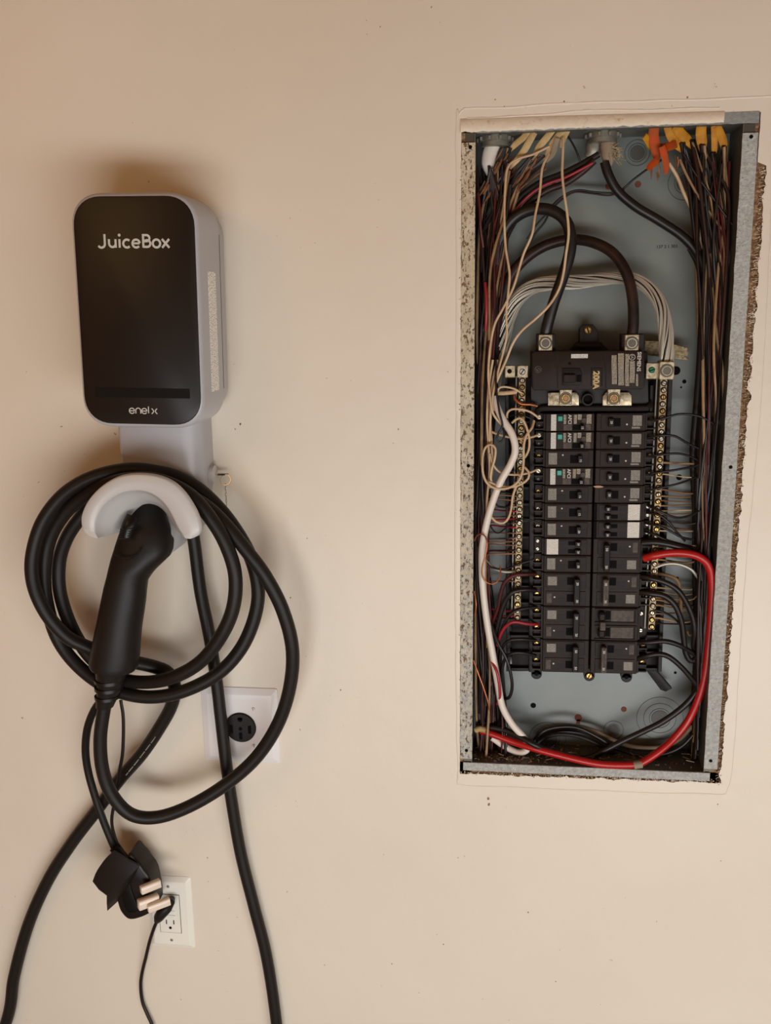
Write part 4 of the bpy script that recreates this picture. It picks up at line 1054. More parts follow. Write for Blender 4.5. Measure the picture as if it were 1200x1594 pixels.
# ------------------------------------------------------------ fittings and sheaths at the top of the box
for (px, py, r, lab) in ((771, 207, .0235, 'round conduit fitting in the top corner above the white sheath'), (939, 203, .0225, 'round conduit fitting through the middle of the box top')):
    c = W(px, py, .034); ft = thing('conduit_fitting', lab, 'fitting', (c.x, c.y, BZ1))
    m = M(); m.disc((c.x, c.y, 0), r * .92, BZ1 - .0065, BZ1 + .001, 28, axis='z', b=.0005); build('lock_nut', m, 'conduit', ft)
    for k in range(10):
        a = 6.283 * k / 10; m = M(); m.box(c.x + r * .95 * math.cos(a) - .0018, c.x + r * .95 * math.cos(a) + .0018, c.y + r * .95 * math.sin(a) - .0018, c.y + r * .95 * math.sin(a) + .0018, BZ1 - .0060, BZ1 - .001, .0004); build('nut_tooth', m, 'conduit', ft)
    m = M(); m.disc((c.x, c.y, 0), r * .78, BZ1 - .0125, BZ1 - .006, 28, axis='z', b=.0008); build('bushing', m, 'conduit', ft)
def sheath(name, label, pts, w, mt, group=None, flat=.17, y=.03, y1=None):
    n = len(pts); y1 = y if y1 is None else y1
    P = [(x, py, y + (y1 - y) * i / (n - 1)) for i, (x, py) in enumerate(pts)]
    return wire(name, label, 'sheath', P, w, mt, group, flat=flat, seg=10, rs=[w * .9, w * 1.0, w * .95, w * .5], step=.003)
K = 1 / 1120.0
SH = [([(822, 204), (815, 214), (803, 224), (792, 236)], 4.5, 's_cream', 'cream cable sheath, leftmost of those fanning out at the box top'),
 ([(832, 206), (823, 222), (812, 240), (793, 262)], 5, 's_cream', 'wide cream cable sheath reaching lowest, second from the corner fitting'),
 ([(862, 200), (852, 213), (840, 228), (828, 249)], 5, 's_cream', 'cream cable sheath with copper frays, third along the box top'),
 ([(880, 200), (868, 212), (857, 229), (847, 250)], 4.5, 's_cream', 'bright cream sheath slanting beside the middle white drop wire'),
 ([(884, 203), (879, 212), (875, 222), (873, 230)], 4, 's_cream', 'short cream sheath at the top of the rightmost white drop wire'),
 ([(868, 215), (864, 228), (860, 240), (850, 252)], 4, 's_grey', 'grey cable sheath behind the cream ones'),
 ([(1040, 196), (1046, 212), (1056, 226), (1062, 234)], 7.5, 's_yellow', 'broad yellow sheath, left of the pair beside the orange one'),
 ([(1050, 196), (1060, 208), (1070, 218), (1078, 229)], 7, 's_yellow', 'yellow sheath curling right with a square cut end'),
 ([(1092, 193), (1091, 208), (1093, 224), (1094, 238)], 7.5, 's_yellow', 'yellow sheath hanging straight, third from the orange one'),
 ([(1111, 196), (1112, 212), (1112, 232), (1110, 250)], 4.5, 's_yellow', 'narrow yellow sheath hanging lowest of the group'),
 ([(1116, 196), (1121, 208), (1126, 222), (1128, 238)], 6, 's_yellow', 'rightmost yellow sheath tapering into a thin wire'),
 ([(1018, 198), (1017, 215), (1021, 233), (1022, 250)], 7.5, 's_orange', 'bright orange torn sheath hanging from the box top'),
 ([(1003, 212), (1008, 218), (1012, 226), (1013, 232)], 5, 's_yellow', 'small yellow sheath just left of the orange one'),
 ([(1022, 248), (1019, 253), (1012, 259), (1008, 264)], 5, 's_orange', 'orange shred curling at the foot of the torn sheath'),
 ([(1053, 224), (1045, 227), (1034, 229), (1024, 227)], 6, 's_orange', 'orange sheath lying sideways between orange and yellow ones'),
 ([(1030, 228), (1034, 242), (1037, 258), (1036, 271)], 5, 's_orange', 'pale orange paper strip hanging below the sideways sheath')]
for pts, w, mt, lab in SH: sheath('cable_sheath', lab, pts, w * K, mt, None, y=.012, y1=.028)
ws = sheath('cable_sheath', 'split white sheath hanging under the corner fitting', [(771, 219), (763, 236), (760, 255), (763, 272)], 11 * K, 'w_fatwhite', None, .7, .034)
sheath('cable_sheath', 'wide grey sheath under the middle fitting', [(930, 212), (925, 226), (921, 238), (914, 246)], 12 * K, 'conduit', None, .7, .040)
sheath('cable_sheath', 'grey rubber sheath with frayed foil under the middle fitting', [(945, 212), (947, 226), (948, 240), (946, 258)], 12 * K, 's_grey', None, .7, .032)
m = M(); random.seed(3)
for i in range(26):
    a = W(956 + random.uniform(-8, 8), 228 + random.uniform(0, 20), .024); m.tube([a, a + Vector((random.uniform(-.006, .012), 0, random.uniform(-.012, .006)))], .0005, 4)
fr = build('frayed_foil', m, 'fray', None, 60); tag(fr, 'frayed pale fibres beside the grey sheath under the middle fitting', 'fray', kind='stuff')
m = M()
for i in range(40):
    x, y = random.choice(((776, 258), (790, 240), (797, 262), (825, 252), (835, 246), (818, 262), (848, 250), (1020, 262), (1055, 240), (1090, 245), (762, 286)))
    a = W(x + random.uniform(-9, 9), y + random.uniform(-10, 8), random.uniform(.02, .04)); d = Vector((-.010 if x < 900 else .002, .0, -.016)) * random.uniform(.5, 1.3)
    m.cur = random.choice((0, 0, 1)); m.tube([a, a + d * .5 + Vector((.001, 0, 0)), a + d], .0012, 5, rs=[.0010, .0016, .0004])
kp = build('kraft_paper_shreds', m, ['kraft', 'copper_dull'], None, 60); tag(kp, 'torn brown paper shreds at the cut ends of the sheaths', 'paper shreds', kind='stuff')
m = M(); rr = random.Random(5)
for i in range(9):
    o_ = (i - 4) * 2.6; P = [W(1004, 541 + o_ * .9, .045), W(1025, 543 + o_, .045), W(1048, 547 + o_ * .95, .045), W(1069 + rr.uniform(-4, 3), 551 + o_ * .8, .045)]
    m.tube(catmull(P, .005), .0014, 6)
o = build('flat_braid', m, 'fray', None, 60); tag(o, 'flat frayed braid end lying behind the bare aluminium cable', 'braid')

# ------------------------------------------------------------ heavy cables
wire('service_cable', 'thick black cable looping over into the left main lug', 'cable', [(849, 524, .012), (851, 510, .010), (862, 470, .008), (878, 425, .008), (888, 385, .008), (884, 350, .010), (864, 330, .014), (836, 325, .020), (808, 334, .026), (786, 356, .030), (772, 395, .034), (766, 450, .038), (764, 520, .040), (762, 600, .042), (756, 700, .046), (750, 800, .048), (750, 900, .048), (756, 1000, .050), (766, 1090, .052), (770, 1135, .055)], .0077, 'w_black', seg=14)
wire('service_cable', 'thick reddish-black cable arching into the right main lug', 'cable', [(984, 522, .010), (986, 500, .010), (984, 460, .012), (975, 425, .016), (955, 395, .024), (925, 378, .034), (890, 373, .044), (850, 382, .048), (815, 405, .048), (790, 440, .048), (775, 500, .048), (768, 600, .050), (760, 700, .054), (754, 820, .056), (756, 950, .056), (768, 1060, .056), (775, 1130, .058)], .0072, 'w_brown', seg=14)
P0 = [W(*p) for p in [(1037, 566, .010), (1037, 545, .010), (1036, 510, .012), (1029, 475, .016), (1008, 447, .022), (975, 433, .030), (940, 433, .038), (900, 438, .044), (860, 440, .046), (828, 448, .046), (805, 466, .046), (792, 492, .046), (784, 525, .048), (776, 565, .050), (768, 610, .052)]]
al = thing('neutral_cable', 'bare stranded aluminium cable arching into the large right bar lug', 'cable', P0[0])
C0 = catmull(P0, .004)
m = M(); m.tube(C0, .0058, 10, .6); build('gap_shade_core', m, 'w_black2', al, 60)  # dark tube inside, its colour standing in for shade between the strands
for k in range(18):
    m = M(); Q = []; n = len(C0); ph = 6.283 * k / 18; base = .0078
    for i, p in enumerate(C0):
        t = i / n; rad = base * (1.0 + .16 * math.sin(t * 9 + k * .9)); tw = ph + i * .10 + .12 * math.sin(k * 2.3 + t * 14)
        d = (C0[min(i + 1, n - 1)] - C0[max(i - 1, 0)]).normalized(); a = d.cross(Vector((0, 1, 0))).normalized(); b = d.cross(a)
        Q.append(p + a * rad * math.cos(tw) + b * rad * math.sin(tw) * .6)
    m.tube(Q, .00120, 5); build('strand', m, 'alu', al, 60)
wire('feeder_cable', 'thick black cable sweeping from the middle fitting down the right of the box', 'cable', [(941, 252, .030), (947, 272, .030), (962, 298, .032), (990, 322, .034), (1025, 343, .036), (1062, 368, .036), (1085, 395, .036), (1097, 430, .034), (1101, 500, .034), (1098, 580, .034), (1093, 660, .034), (1087, 740, .036), (1086, 820, .038), (1088, 900, .040), (1089, 980, .042)], .0062, 'w_black', seg=12)
wire('feeder_cable', 'second black cable running close beside the sweeping feeder', 'cable', [(1075, 385, .042), (1090, 420, .044), (1093, 480, .044), (1090, 560, .044), (1084, 640, .044), (1079, 710, .044), (1083, 800, .044), (1083, 880, .046), (1084, 960, .048)], .0052, 'w_black2', seg=12)
wire('feeder_cable', 'black and crimson cable curving left from the middle fitting', 'cable', [(925, 250, .030), (905, 268, .030), (880, 285, .032), (850, 297, .034), (822, 318, .036), (797, 350, .038), (777, 395, .04), (766, 440, .044), (760, 500, .046), (756, 600, .05)], .0046, 'w_brown', seg=10)
wire('branch_wire', 'crimson wire lying along the dark cable curving left from the fitting', 'wire', [(922, 254, .026), (900, 266, .025), (878, 277, .026), (850, 287, .028), (825, 303, .030), (800, 330, .032), (776, 362, .036), (764, 395, .040), (758, 440, .042)], .0018, 'w_pink')
wire('feeder_cable', 'upper thick dark cable curving left from the middle fitting', 'cable', [(932, 240, .036), (905, 256, .036), (872, 272, .038), (838, 286, .040), (806, 312, .042), (782, 350, .044), (764, 395, .046), (754, 450, .05), (750, 560, .052)], .0042, 'w_black2', seg=10)
wire('white_cable', 'thick white cable snaking down the left side to the box bottom', 'cable', [(769, 618, .020), (774, 635, .014), (784, 655, .008), (797, 676, .004), (802, 700, .003), (795, 722, .004), (780, 748, .006), (768, 778, .008), (758, 812, .010), (751, 850, .012), (750, 890, .014), (753, 930, .014), (759, 975, .014), (767, 1020, .014), (775, 1065, .014), (782, 1100, .014), (797, 1127, .016), (813, 1145, .018), (822, 1158, .020), (819, 1168, .022), (806, 1171, .026), (788, 1163, .030), (766, 1148, .034)], .0050, 'w_fatwhite', seg=12)
wire('red_cable', 'thick bright red wire bending from a right breaker down to the box bottom', 'wire', [(1003, 869, .010), (1018, 865, .004), (1040, 861, .002), (1065, 861, .002), (1088, 867, .003), (1103, 882, .006), (1108, 910, .010), (1107, 950, .014), (1103, 1000, .018), (1098, 1045, .020), (1088, 1085, .022), (1072, 1120, .024), (1050, 1148, .020), (1028, 1168, .012), (1008, 1182, .007), (994, 1190, .004)], .0054, 'w_red', seg=12)
wire('red_cable', 'red wire lying along the box bottom to the lower corner', 'wire', [(990, 1190.5, .004), (965, 1191, .003), (935, 1189.5, .003), (905, 1184, .004), (870, 1175.5, .007), (835, 1166, .012), (800, 1155, .022), (770, 1144, .028), (748, 1137, .032)], .0052, 'w_red', seg=12)
m = M(); m.tube([W(999, 1189, .0045), W(986, 1191, .0035)], .0060, 12); tag(build('tape_band', m, 's_grey', None), 'grey tape joining the two red wires at the box bottom', 'tape')
wire('cable_end', 'cut cream end of the cable by the lower corner', 'cable end', [(757, 1137, .028), (748, 1134, .030), (740, 1136, .032)], .0048, 's_cream', seg=10)
wire('branch_cable', 'black cable leaving a right breaker just above the red one', 'cable', [(1000, 845, .012), (1020, 844, .008), (1045, 848, .008), (1070, 856, .010), (1092, 868, .014), (1106, 888, .020), (1112, 920, .026), (1110, 980, .03), (1104, 1040, .034)], .0048, 'w_black', seg=10)
wire('branch_cable', 'black cable lying above the red wire in the lower corner', 'cable', [(742, 1130, .036), (765, 1132, .030), (790, 1138, .024), (815, 1150, .014), (835, 1161, .010), (860, 1172, .024)], .0044, 'w_black', seg=10)
wire('branch_cable', 'glossy black cable crossing diagonally below the tray', 'cable', [(1094, 1040, .030), (1090, 1062, .030), (1080, 1082, .030), (1060, 1103, .030), (1030, 1124, .030), (1000, 1139, .030), (970, 1153, .030), (945, 1166, .030), (920, 1178, .032), (895, 1182, .036)], .0045, 'w_black', seg=10)
for i, (pts, r, mt, lab) in enumerate((
  ([(830, 1160), (835, 1148), (850, 1136), (875, 1131), (900, 1133), (930, 1147), (960, 1165), (990, 1174), (1030, 1174), (1060, 1162), (1082, 1140)], .0030, 'w_black', 'outer black wire coiled along the box bottom'),
  ([(832, 1162), (845, 1150), (868, 1143), (900, 1146), (930, 1158), (960, 1176), (1000, 1184), (1040, 1178)], .0032, 'w_black2', 'middle black wire coiled along the box bottom'),
  ([(900, 1133), (925, 1138), (950, 1150), (975, 1160), (1000, 1164), (1030, 1163), (1058, 1152), (1078, 1130)], .0034, 's_grey', 'dusty grey wire curved along the box bottom'),
  ([(835, 1158), (850, 1142), (880, 1136), (915, 1141), (945, 1157), (975, 1171), (1010, 1178), (1050, 1168), (1085, 1140), (1098, 1100)], .0026, 'w_brown', 'brown-black wire coiled along the box bottom'))):
    wire('coiled_wire', lab, 'wire', [(x, y, .040 + .006 * i) for x, y in pts], r, mt)

# ------------------------------------------------------------ thin wires that can be followed
TW = [
 ('cream wire dropping nearest the corner, first of three', 'w_white', .0017, [(855, 228, .020), (830, 240, .018), (805, 248, .014), (790, 262, .008), (786, 300, .004), (785, 340, .003), (787, 385, .003), (793, 425, .003), (791, 455, .004), (788, 490, .006), (789, 520, .008), (784, 545, .010), (776, 575, .010), (770, 600, .010), (766, 625, .010), (768, 640, .010)]),
 ('cream wire dropping between the other two, second of three', 'w_white', .0017, [(854, 240, .016), (844, 262, .008), (840, 300, .004), (833, 335, .003), (828, 365, .002), (815, 395, .002), (806, 425, .003), (798, 450, .004), (783, 480, .005), (770, 505, .006), (763, 540, .006), (760, 580, .006), (762, 610, .006), (766, 640, .006), (775, 655, .008), (781, 661, .010)]),
 ('cream wire dropping in front of the thick black loop, third of three', 'w_white', .0018, [(877, 215, .012), (876, 240, .006), (875, 270, .002), (878, 300, -.002), (883, 335, -.005), (885, 365, -.006), (881, 395, -.006), (877, 425, -.006), (870, 450, -.005), (855, 475, -.002), (835, 495, .002), (812, 515, .004), (798, 535, .006), (788, 560, .008), (777, 585, .010), (769, 605, .010), (764, 640, .012), (762, 690, .014)]),
 ('thin black wire crossing from the sheaths to the left bundle', 'w_black', .0014, [(1040, 243, .040), (1015, 258, .040), (985, 280, .038), (972, 292, .040), (955, 300, .044), (925, 299, .046), (900, 296, .048), (880, 303, .050), (860, 320, .052), (848, 345, .054), (832, 365, .056), (815, 395, .056), (805, 430, .056)]),
 ('thin brown wire paired with the crossing black one', 'w_brown', .0012, [(972, 295, .044), (950, 304, .046), (920, 301, .048), (895, 299, .050), (878, 308, .052), (858, 326, .054), (835, 350, .056), (820, 372, .058)]),
 ('thin black wire bowing down from the box top to the middle fitting', 'w_black', .0013, [(884, 212, .030), (892, 225, .030), (899, 240, .030), (903, 252, .032)]),
 ('bare copper wire across the tray just under the upper bar lug', 'copper', .0020, [(800, 612, .016), (802, 622, .010), (812, 629, .008), (825, 629.5, .010), (836, 632, .014)]),
 ('cream wire with bared copper tips at the left bar top', 'w_white', .0030, [(776, 612, .012), (785, 612, .008), (796, 611, .008), (803, 610, .012)]),
 ('cream wire bent back over the copper-tipped one', 'w_white', .0015, [(774, 614, .012), (776, 605, .008), (784, 602, .008), (800, 605, .010), (812, 612, .012)]),
 ('cream pigtail arching to the topmost left breaker', 'w_white', .0016, [(789, 650, .014), (790, 642, .008), (797, 637, .004), (810, 637, .002), (825, 641, .004), (838, 650, .010)]),
 ('cream pigtail curling by the thick white cable, into the second left breaker', 'w_white', .0017, [(765, 672, .016), (775, 676, .014), (790, 680, .010), (808, 683, .006), (825, 681, .006), (838, 677, .012)]),
 ('cream wire loop arching over the left bar beside the thick white cable', 'w_white', .0017, [(797, 658, .012), (803, 653, .006), (810, 651, .004), (816, 657, .003), (821, 670, .002), (824, 684, .002), (823, 700, .003), (817, 712, .008)]),
 ('long cream wire winding in a tall oval loop left of the bar', 'w_white', .0018, [(831, 655, .010), (828, 666, .004), (819, 678, .001), (815, 695, .000), (815, 715, .000), (813, 735, .000), (806, 750, .001), (793, 759, .002), (775, 761, .002), (760, 754, .004), (752, 738, .006), (751, 712, .007), (756, 696, .007), (764, 692, .007), (771, 698, .007), (770, 714, .008), (765, 732, .009), (764, 747, .010), (770, 756, .012)]),
 ('cream pigtail running level to the fourth left breaker', 'w_white', .0016, [(762, 706, .014), (768, 724, .012), (780, 736, .010), (800, 739, .006), (820, 737, .006), (836, 731, .012)]),
 ('cream wire bending under the level pigtail', 'w_white', .0017, [(816, 727, .006), (823, 735, .004), (822, 745, .003), (812, 753, .003), (798, 758, .004), (778, 757, .006), (762, 750, .008)]),
 ('cream wire hanging in a small U below the loops', 'w_white', .0017, [(803, 758, .004), (798, 773, .004), (796, 790, .006), (792, 805, .008), (784, 814, .010), (772, 812, .012), (761, 800, .014)]),
 ('cream wire descending behind the oval loop', 'w_white', .0018, [(767, 560, .014), (761, 600, .014), (758, 650, .014), (760, 690, .015), (762, 730, .016), (758, 780, .018), (757, 830, .020)]),
 ('cream wire descending beside the thick white cable', 'w_white', .0018, [(774, 560, .016), (766, 600, .016), (763, 650, .016), (765, 685, .017), (766, 730, .018), (762, 760, .020)]),
 ('copper wire curling in a loop round the thick white cable', 'copper', .0011, [(738, 842, .010), (743, 833, .006), (752, 832, .002), (758, 842, .000), (756, 862, .000), (751, 880, .000), (751, 897, .002), (760, 908, .004), (772, 907, .006), (779, 893, .010), (778, 880, .014)]),
 ('copper wire running down the lower corner of the left bundle', 'copper', .0013, [(737, 1028, .020), (745, 1050, .018), (754, 1075, .018), (761, 1100, .020), (762, 1125, .026)]),
 ('copper wire at the very left edge above the lower corner', 'copper', .0012, [(738, 920, .022), (741, 940, .020), (739, 960, .022)]),
 ('crimson wire crossing the thick white cable near the bottom', 'w_pink', .0022, [(763, 1010, .024), (766, 1030, .012), (773, 1045, .006), (777, 1065, .006), (778, 1085, .010), (774, 1096, .016)]),
 ('crimson wire into the thirteenth space of the left column', 'w_pink', .0024, [(838, 972, .024), (820, 971, .012), (800, 968, .008), (787, 975, .012), (779, 988, .018), (774, 1005, .026)]),
 ('dark red wire into the tenth space of the left column', 'w_dkred', .0030, [(834, 894, .020), (818, 894, .010), (800, 896, .008), (786, 906, .010), (779, 925, .014), (775, 948, .020), (767, 970, .028), (764, 1000, .034)]),
 ('thick black wire into the eleventh space of the left column', 'w_black', .0036, [(834, 919, .020), (815, 918, .010), (798, 922, .008), (786, 936, .012), (778, 960, .018), (771, 990, .026), (768, 1030, .034), (772, 1080, .038)]),
 ('black wire into the twelfth space of the left column', 'w_black', .0022, [(836, 945, .022), (812, 948, .012), (796, 955, .012), (785, 970, .016), (777, 995, .024), (772, 1040, .032)]),
 ('black wire into the fourteenth space of the left column', 'w_black', .0024, [(834, 997, .022), (812, 995, .012), (793, 997, .012), (782, 1008, .018), (778, 1030, .026), (780, 1070, .034)]),
 ('black wire into the lowest space of the left column', 'w_black', .0024, [(834, 1021, .022), (812, 1016, .012), (795, 1018, .012), (784, 1030, .018), (781, 1060, .026), (786, 1085, .034)]),
 ('black wire bowing out below the left bar end', 'w_black', .0024, [(762, 965, .018), (775, 1000, .010), (788, 1025, .008), (795, 1050, .010), (797, 1070, .014), (793, 1085, .020), (784, 1088, .028)]),
 ('black wire curling in a small ring near the thick white cable', 'w_black', .0015, [(772, 560, .012), (772, 600, .006), (777, 640, .002), (782, 662, .002), (777, 672, .002), (773, 682, .004), (777, 688, .004), (783, 685, .004), (785, 676, .004), (783, 666, .006)]),
 ('black wire curving beside the left bar at the white cable bend', 'w_black', .0014, [(800, 770, .02), (780, 766, .024), (770, 778, .026), (775, 788, .026), (790, 789, .022), (806, 780, .016)]),
 ('blue-black wire slanting to the ninth space of the left column', 'w_black', .0014, [(752, 868, .020), (762, 882, .020), (785, 886, .016), (808, 878, .010), (832, 871, .010)]),
 ('thin dark wire to the seventh space of the left column', 'w_black', .0010, [(760, 815, .030), (775, 830, .026), (800, 811, .014), (820, 808, .008), (840, 815, .010)]),
 ('thin dark wire to the topmost left breaker passing over the bar', 'w_black', .0010, [(790, 648, .018), (808, 646, .008), (825, 651, .008), (836, 658, .014)]),
 ('thin dark wire slanting to the second left breaker', 'w_black', .0010, [(800, 688, .016), (815, 695, .008), (828, 702, .010), (838, 706, .014)]),
 ('twisted bare strands joining the right bar above the thick black bends', 'alu', .0022, [(1018, 884, .014), (1035, 878, .018), (1055, 878, .022), (1075, 886, .026), (1087, 900, .030)]),
 ('twisted bare strands ending at the left bar', 'alu', .0022, [(803, 890, .016), (785, 890, .018), (768, 884, .022), (756, 872, .028)]),
 ('tan wire bending down behind the thick black bends', 'w_tan', .0026, [(1020, 893, .020), (1040, 896, .026), (1055, 905, .032), (1059, 930, .036), (1060, 958, .040)]),
 ('cream wire slanting in front of the dark bundle at the upper right', 'w_white', .0024, [(1041, 254, .030), (1054, 275, .032), (1064, 300, .034), (1076, 325, .036), (1086, 350, .038), (1092, 390, .040), (1105, 430, .040), (1114, 480, .040), (1112, 530, .042)]),
 ('long tan wire slanting to the right flange below the upper bundle', 'w_tan', .0028, [(1104, 395, .030), (1108, 450, .028), (1112, 500, .026), (1122, 560, .024), (1127, 620, .024), (1126, 700, .026), (1118, 780, .03), (1110, 850, .034)]),
 ('black wire into the topmost right breaker', 'w_black', .0016, [(1008, 655, .018), (1030, 652, .010), (1055, 645, .010), (1080, 646, .014), (1100, 653, .018), (1116, 664, .024)]),
 ('black wire into the second right breaker', 'w_black', .0017, [(1006, 682, .018), (1028, 678, .010), (1050, 679, .012), (1070, 690, .020), (1092, 700, .028)]),
 ('black wire into the third right breaker', 'w_black', .0016, [(1004, 711, .018), (1028, 708, .010), (1055, 706, .014), (1078, 712, .022), (1094, 722, .03)]),
 ('black wire into the fourth right breaker', 'w_black', .0016, [(1002, 739, .018), (1028, 735, .010), (1060, 730, .014), (1085, 724, .022), (1108, 706, .028)]),
 ('black wire into the fifth right breaker', 'w_black', .0015, [(1001, 765, .018), (1025, 760, .010), (1055, 753, .014), (1080, 744, .024), (1092, 735, .03)]),
 ('black wire from the upper white-labelled right breaker, upper switch', 'w_black', .0017, [(1008, 787, .018), (1024, 794, .008), (1040, 802, .008), (1058, 806, .014), (1080, 800, .022), (1096, 788, .03)]),
 ('blue-black wire from the upper white-labelled right breaker, lower switch', 'w_black', .0017, [(1006, 798, .018), (1024, 801, .008), (1040, 812, .008), (1053, 828, .012), (1066, 842, .02)]),
 ('black wire from the lower white-labelled right breaker, upper switch', 'w_black', .0017, [(1003, 814, .018), (1022, 818, .008), (1042, 826, .010), (1060, 836, .014), (1078, 840, .022)]),
 ('black wire from the lower white-labelled right breaker, lower switch', 'w_black', .0017, [(1003, 827, .018), (1018, 832, .008), (1036, 840, .010), (1056, 846, .018), (1080, 852, .026)]),
 ('thick black wire bending outermost below the red one', 'w_black', .0040, [(996, 897, .016), (1012, 900, .008), (1034, 906, .006), (1054, 918, .008), (1068, 938, .012), (1078, 962, .016), (1081, 985, .020), (1079, 1005, .028), (1082, 1016, .034)]),
 ('thick black wire bending innermost into a tight hook', 'w_black', .0042, [(996, 922, .016), (1014, 924, .008), (1034, 928, .008), (1050, 942, .010), (1060, 966, .014), (1064, 992, .018), (1067, 1016, .022), (1074, 1028, .024), (1082, 1026, .026), (1090, 1012, .030), (1096, 990, .034)]),
 ('black wire leaving the lowest right breaker, upper terminal', 'w_black', .0036, [(990, 1001, .018), (1010, 1000, .010), (1034, 998, .010), (1056, 1004, .014), (1072, 1013, .022), (1084, 1022, .028), (1090, 1040, .032)]),
 ('black wire leaving the lowest right breaker, lower terminal', 'w_black', .0038, [(990, 1026, .018), (1008, 1021, .010), (1026, 1018, .008), (1042, 1023, .010), (1060, 1038, .014), (1076, 1056, .020), (1088, 1070, .026)]),
 ('blue-black wire curving out of the right bar near its lower end', 'w_black', .0016, [(1016, 950, .014), (1030, 952, .014), (1046, 960, .020), (1058, 972, .026), (1064, 990, .032)]),
 ('short tan wire hooking back near the lower right bundle', 'w_tan', .0020, [(1070, 983, .040), (1073, 989, .038), (1080, 987, .038), (1084, 975, .042)]),
 ('tan wire standing straight beside the sweeping black feeder, upper part', 'w_tan', .0022, [(1083, 392, .052), (1085, 450, .052), (1087, 520, .052), (1092, 570, .050), (1094, 620, .050)]),
 ('pale tan wire just right of the black feeder', 'w_white', .0024, [(1102, 420, .038), (1104, 460, .036), (1103, 500, .036), (1106, 540, .034), (1112, 590, .034), (1117, 660, .034)]),
 ('broad tan wire right of the feeder at main breaker height', 'w_tan', .0030, [(1104, 520, .040), (1107, 580, .038), (1107, 640, .038), (1106, 700, .040), (1104, 760, .044)]),
 ('second broad tan wire right of the feeder at main breaker height', 'w_tan', .0026, [(1108, 500, .046), (1114, 580, .044), (1114, 650, .044), (1112, 700, .046), (1109, 780, .05)]),
 ('tan wire slanting down from the yellow sheaths to the flange side', 'w_tan', .0018, [(1058, 248, .024), (1070, 275, .024), (1090, 310, .026), (1115, 345, .028), (1130, 370, .03), (1136, 420, .034)]),
 ('thin black wire slanting across the upper right bundle', 'w_black', .0016, [(1064, 240, .018), (1082, 270, .018), (1104, 300, .020), (1125, 330, .024), (1140, 350, .028)]),
]
for lab, mt, r, pts in TW: wire('branch_wire', lab, 'wire', pts, r, mt, seg=7)

# ------------------------------------------------------------ fans of wires at the two bars
random.seed(21)
def fan(n, ys, side):
    for i, y in enumerate(ys):
        mt = random.choice(('w_tan', 'w_tan', 'copper_dull', 'w_white', 'w_brown') if side > 0 else ('w_dkred', 'copper_dull', 'w_white', 'w_pink', 'copper_dull'))
        nm = {'w_tan': 'tan', 'copper_dull': 'dull copper', 'w_white': 'cream', 'w_brown': 'dark brown', 'w_dkred': 'dark red', 'w_pink': 'crimson'}[mt]
        t = (y - 590) / 390.0
        if side > 0:
            x0 = 1035 - 18 * t; s = random.uniform(-2, 7); d = random.uniform(.022, .05)
            pts = [(x0 - 1, y, .016), (x0 + 8, y + .3, .020), (x0 + 30, y + s * .7, d), (x0 + 48, y + s, d + .005), (x0 + 60, y + s * .6, d + .008), (x0 + 68 + random.uniform(0, 6), y + random.uniform(-14, 4), d + .01)]
            lab = nm + ' wire fanning out from the right-hand screw bar'; g = nm + ' wires at the right screw bar'
        else:
            x0 = 811 - 7 * t; s = random.uniform(-4, 3); d = random.uniform(.02, .05)
            pts = [(x0 - 2, y, .016), (x0 - 10, y, .018), (x0 - 28, y + s * .6, d), (x0 - 45, y + s, d + .005), (x0 - 52, y + random.uniform(-4, 10), d + .012)]
            lab = nm + ' wire running level into the left-hand screw bar'; g = nm + ' wires at the left screw bar'
        wire('branch_wire', lab, 'wire', pts, random.uniform(.0009, .0014), mt, g, seg=6, step=.006)
fan(0, (720, 738, 762, 772, 779, 787, 795, 800, 809, 818, 826, 851, 857, 866, 871, 878, 915, 921, 930, 934, 938, 942, 955, 962, 970), 1)
fan(0, (772, 779, 789, 796, 803, 808, 815, 821, 830, 838, 843, 849, 857, 862, 905, 952, 959, 963), -1)

# ------------------------------------------------------------ dense bundles down both sides
def interp(tab, y):
    for (a, *va), (b, *vb) in zip(tab, tab[1:]):
        if a <= y <= b: t = (y - a) / (b - a); return [p + (q - p) * t for p, q in zip(va, vb)]
    return list(tab[-1][1:])
LT = [(262, 750, 815), (300, 747, 800), (350, 744, 792), (420, 743, 782), (500, 743, 776), (600, 743, 768), (700, 742, 760), (850, 740, 757), (950, 740, 766), (1040, 740, 782), (1125, 742, 788), (1200, 742, 788)]
RTb = [(225, 1058, 1146), (260, 1066, 1146), (350, 1080, 1141), (450, 1090, 1137), (550, 1094, 1131), (650, 1094, 1125), (750, 1088, 1118), (850, 1086, 1110), (950, 1086, 1104), (1040, 1086, 1100), (1100, 1086, 1100), (1200, 1086, 1100)]
random.seed(5)
cols = {'w_black': 'black', 'w_black2': 'dusty black', 'w_brown': 'dark brown', 'w_dkred': 'dark red', 'w_tan': 'tan', 'w_white': 'cream', 'w_pink': 'crimson'}
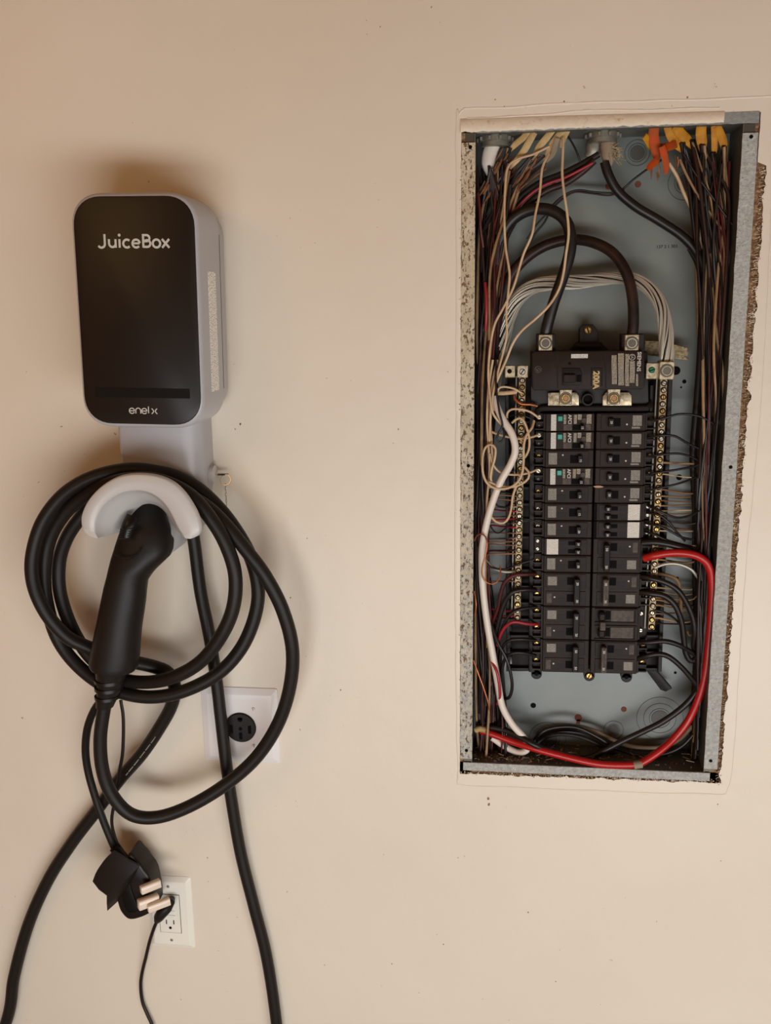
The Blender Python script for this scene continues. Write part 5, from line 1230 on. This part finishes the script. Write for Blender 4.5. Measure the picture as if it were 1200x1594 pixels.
def bundle(n, tab, side, y0, y1, pool):
    for k in range(n):
        u = (k + random.random()) / n; mt = random.choice(pool); r = random.choice((.0014, .0017, .0020, .0025)); d = random.uniform(.022, .064)
        if mt in ('w_tan', 'w_white'): d = random.uniform(.022, .05)
        a = random.uniform(y0, y0 + 45); b = y1 - random.uniform(0, 60) if random.random() < .6 else random.uniform(y0 + 350, y1)
        ys = [a]; 
        while ys[-1] < b: ys.append(ys[-1] + random.uniform(70, 120))
        pts = []; ph = random.uniform(0, 6)
        for j, y in enumerate(ys):
            lo, hi = interp(tab, y); uu = min(1, max(0, u + .22 * math.sin(ph + y * .011) + random.uniform(-.05, .05)))
            x = lo + (hi - lo) * uu
            dd = min(.067, max(.012, d + .007 * math.sin(ph * 2 + y * .013)))
            if side > 0:    # stay inside the box wall
                x = min(x, 1152 - (y - 215) * .060 - dd * 300 - 4)
            pts.append((x, y, dd))
        pos = 'by the flange' if (u > .67) == (side > 0) and (u > .67 or u < .33) else ('innermost' if (u < .33 or u > .67) else 'mid-bundle')
        wd = ('thin ' if r < .0018 else 'stout '); en = (', reaching the bottom' if b > y1 - 61 else ', ending partway down')
        if side > 0 and a < 250:      # leaves the mouth of one of the sheaths
            hx, hy = min(((1062, 230), (1078, 226), (1094, 234), (1110, 246), (1128, 236)), key=lambda q: abs(q[0] - pts[0][0]) + random.uniform(0, 14))
            pts = [(hx + random.uniform(-3, 3), hy - 8, .022 + random.uniform(-.004, .006)), (hx * .6 + pts[1][0] * .4, hy + 30, min(.05, pts[1][2]))] + pts[1:]
        if side < 0 and k % 2 == 0:
            hx, hy = random.choice(((792, 236), (793, 260), (828, 248), (847, 248), (764, 268), (764, 268)))
            pts = [(hx + random.uniform(-3, 3), hy - 6, .024), (hx * .5 + pts[1][0] * .5, hy + 40, .034)] + pts[1:]
        if side < 0:
            lab = wd + cols[mt] + ' wire in the left side bundle, ' + pos + en; g = cols[mt] + ' wires of the left bundle'
        else:
            lab = wd + cols[mt] + ' wire in the right side bundle, ' + pos + en; g = cols[mt] + ' wires of the right bundle'
        wire('bundled_wire', lab, 'wire', pts, r, mt, g, seg=6, step=.012)
bundle(60, LT, -1, 255, 1165, ('w_black', 'w_black', 'w_black', 'w_black2', 'w_black2', 'w_brown', 'w_dkred', 'w_tan'))
bundle(92, RTb, 1, 214, 1110, ('w_black', 'w_black', 'w_black', 'w_black', 'w_black2', 'w_black', 'w_black', 'w_brown', 'w_brown', 'w_brown', 'w_tan', 'w_tan', 'w_dkred'))
# wires from the cream sheaths across to the left bundle
for k in range(12):
    x0 = random.choice((775, 792, 796, 828, 832, 847, 850)); y0 = 250 + random.uniform(0, 15); x1 = random.uniform(748, 785); mt = random.choice(('w_brown', 'w_black', 'kraft', 'w_tan', 'w_black2'))
    nm = {'w_brown': 'dark brown', 'w_black': 'black', 'kraft': 'rust brown', 'w_tan': 'tan', 'w_black2': 'dusty black'}[mt]
    wire('branch_wire', nm + ' wire slanting from the cream sheaths towards the left bundle', 'wire', [(x0, y0, .028), (x0 * .7 + x1 * .3, y0 + 20, .030), (x0 * .3 + x1 * .7, y0 + 55, .034), (x1, y0 + 100, .038), (x1 - 3, y0 + 170, .044)], random.choice((.0012, .0016)), mt, nm + ' wires below the cream sheaths', seg=6, step=.008)
for lab, pts, r, mt in (('crimson wire showing beside the upper left bundle edge', [(744, 300, .016), (747, 330, .014), (748, 355, .016), (752, 385, .022)], .0020, 'w_dkred'),
    ('crimson wire showing through the left bundle beside the aluminium cable', [(755, 440, .020), (757, 465, .014), (757, 490, .014), (756, 515, .020)], .0022, 'w_pink')):
    wire('branch_wire', lab, 'wire', [(x, y, d) for x, y, d in pts], r, mt)
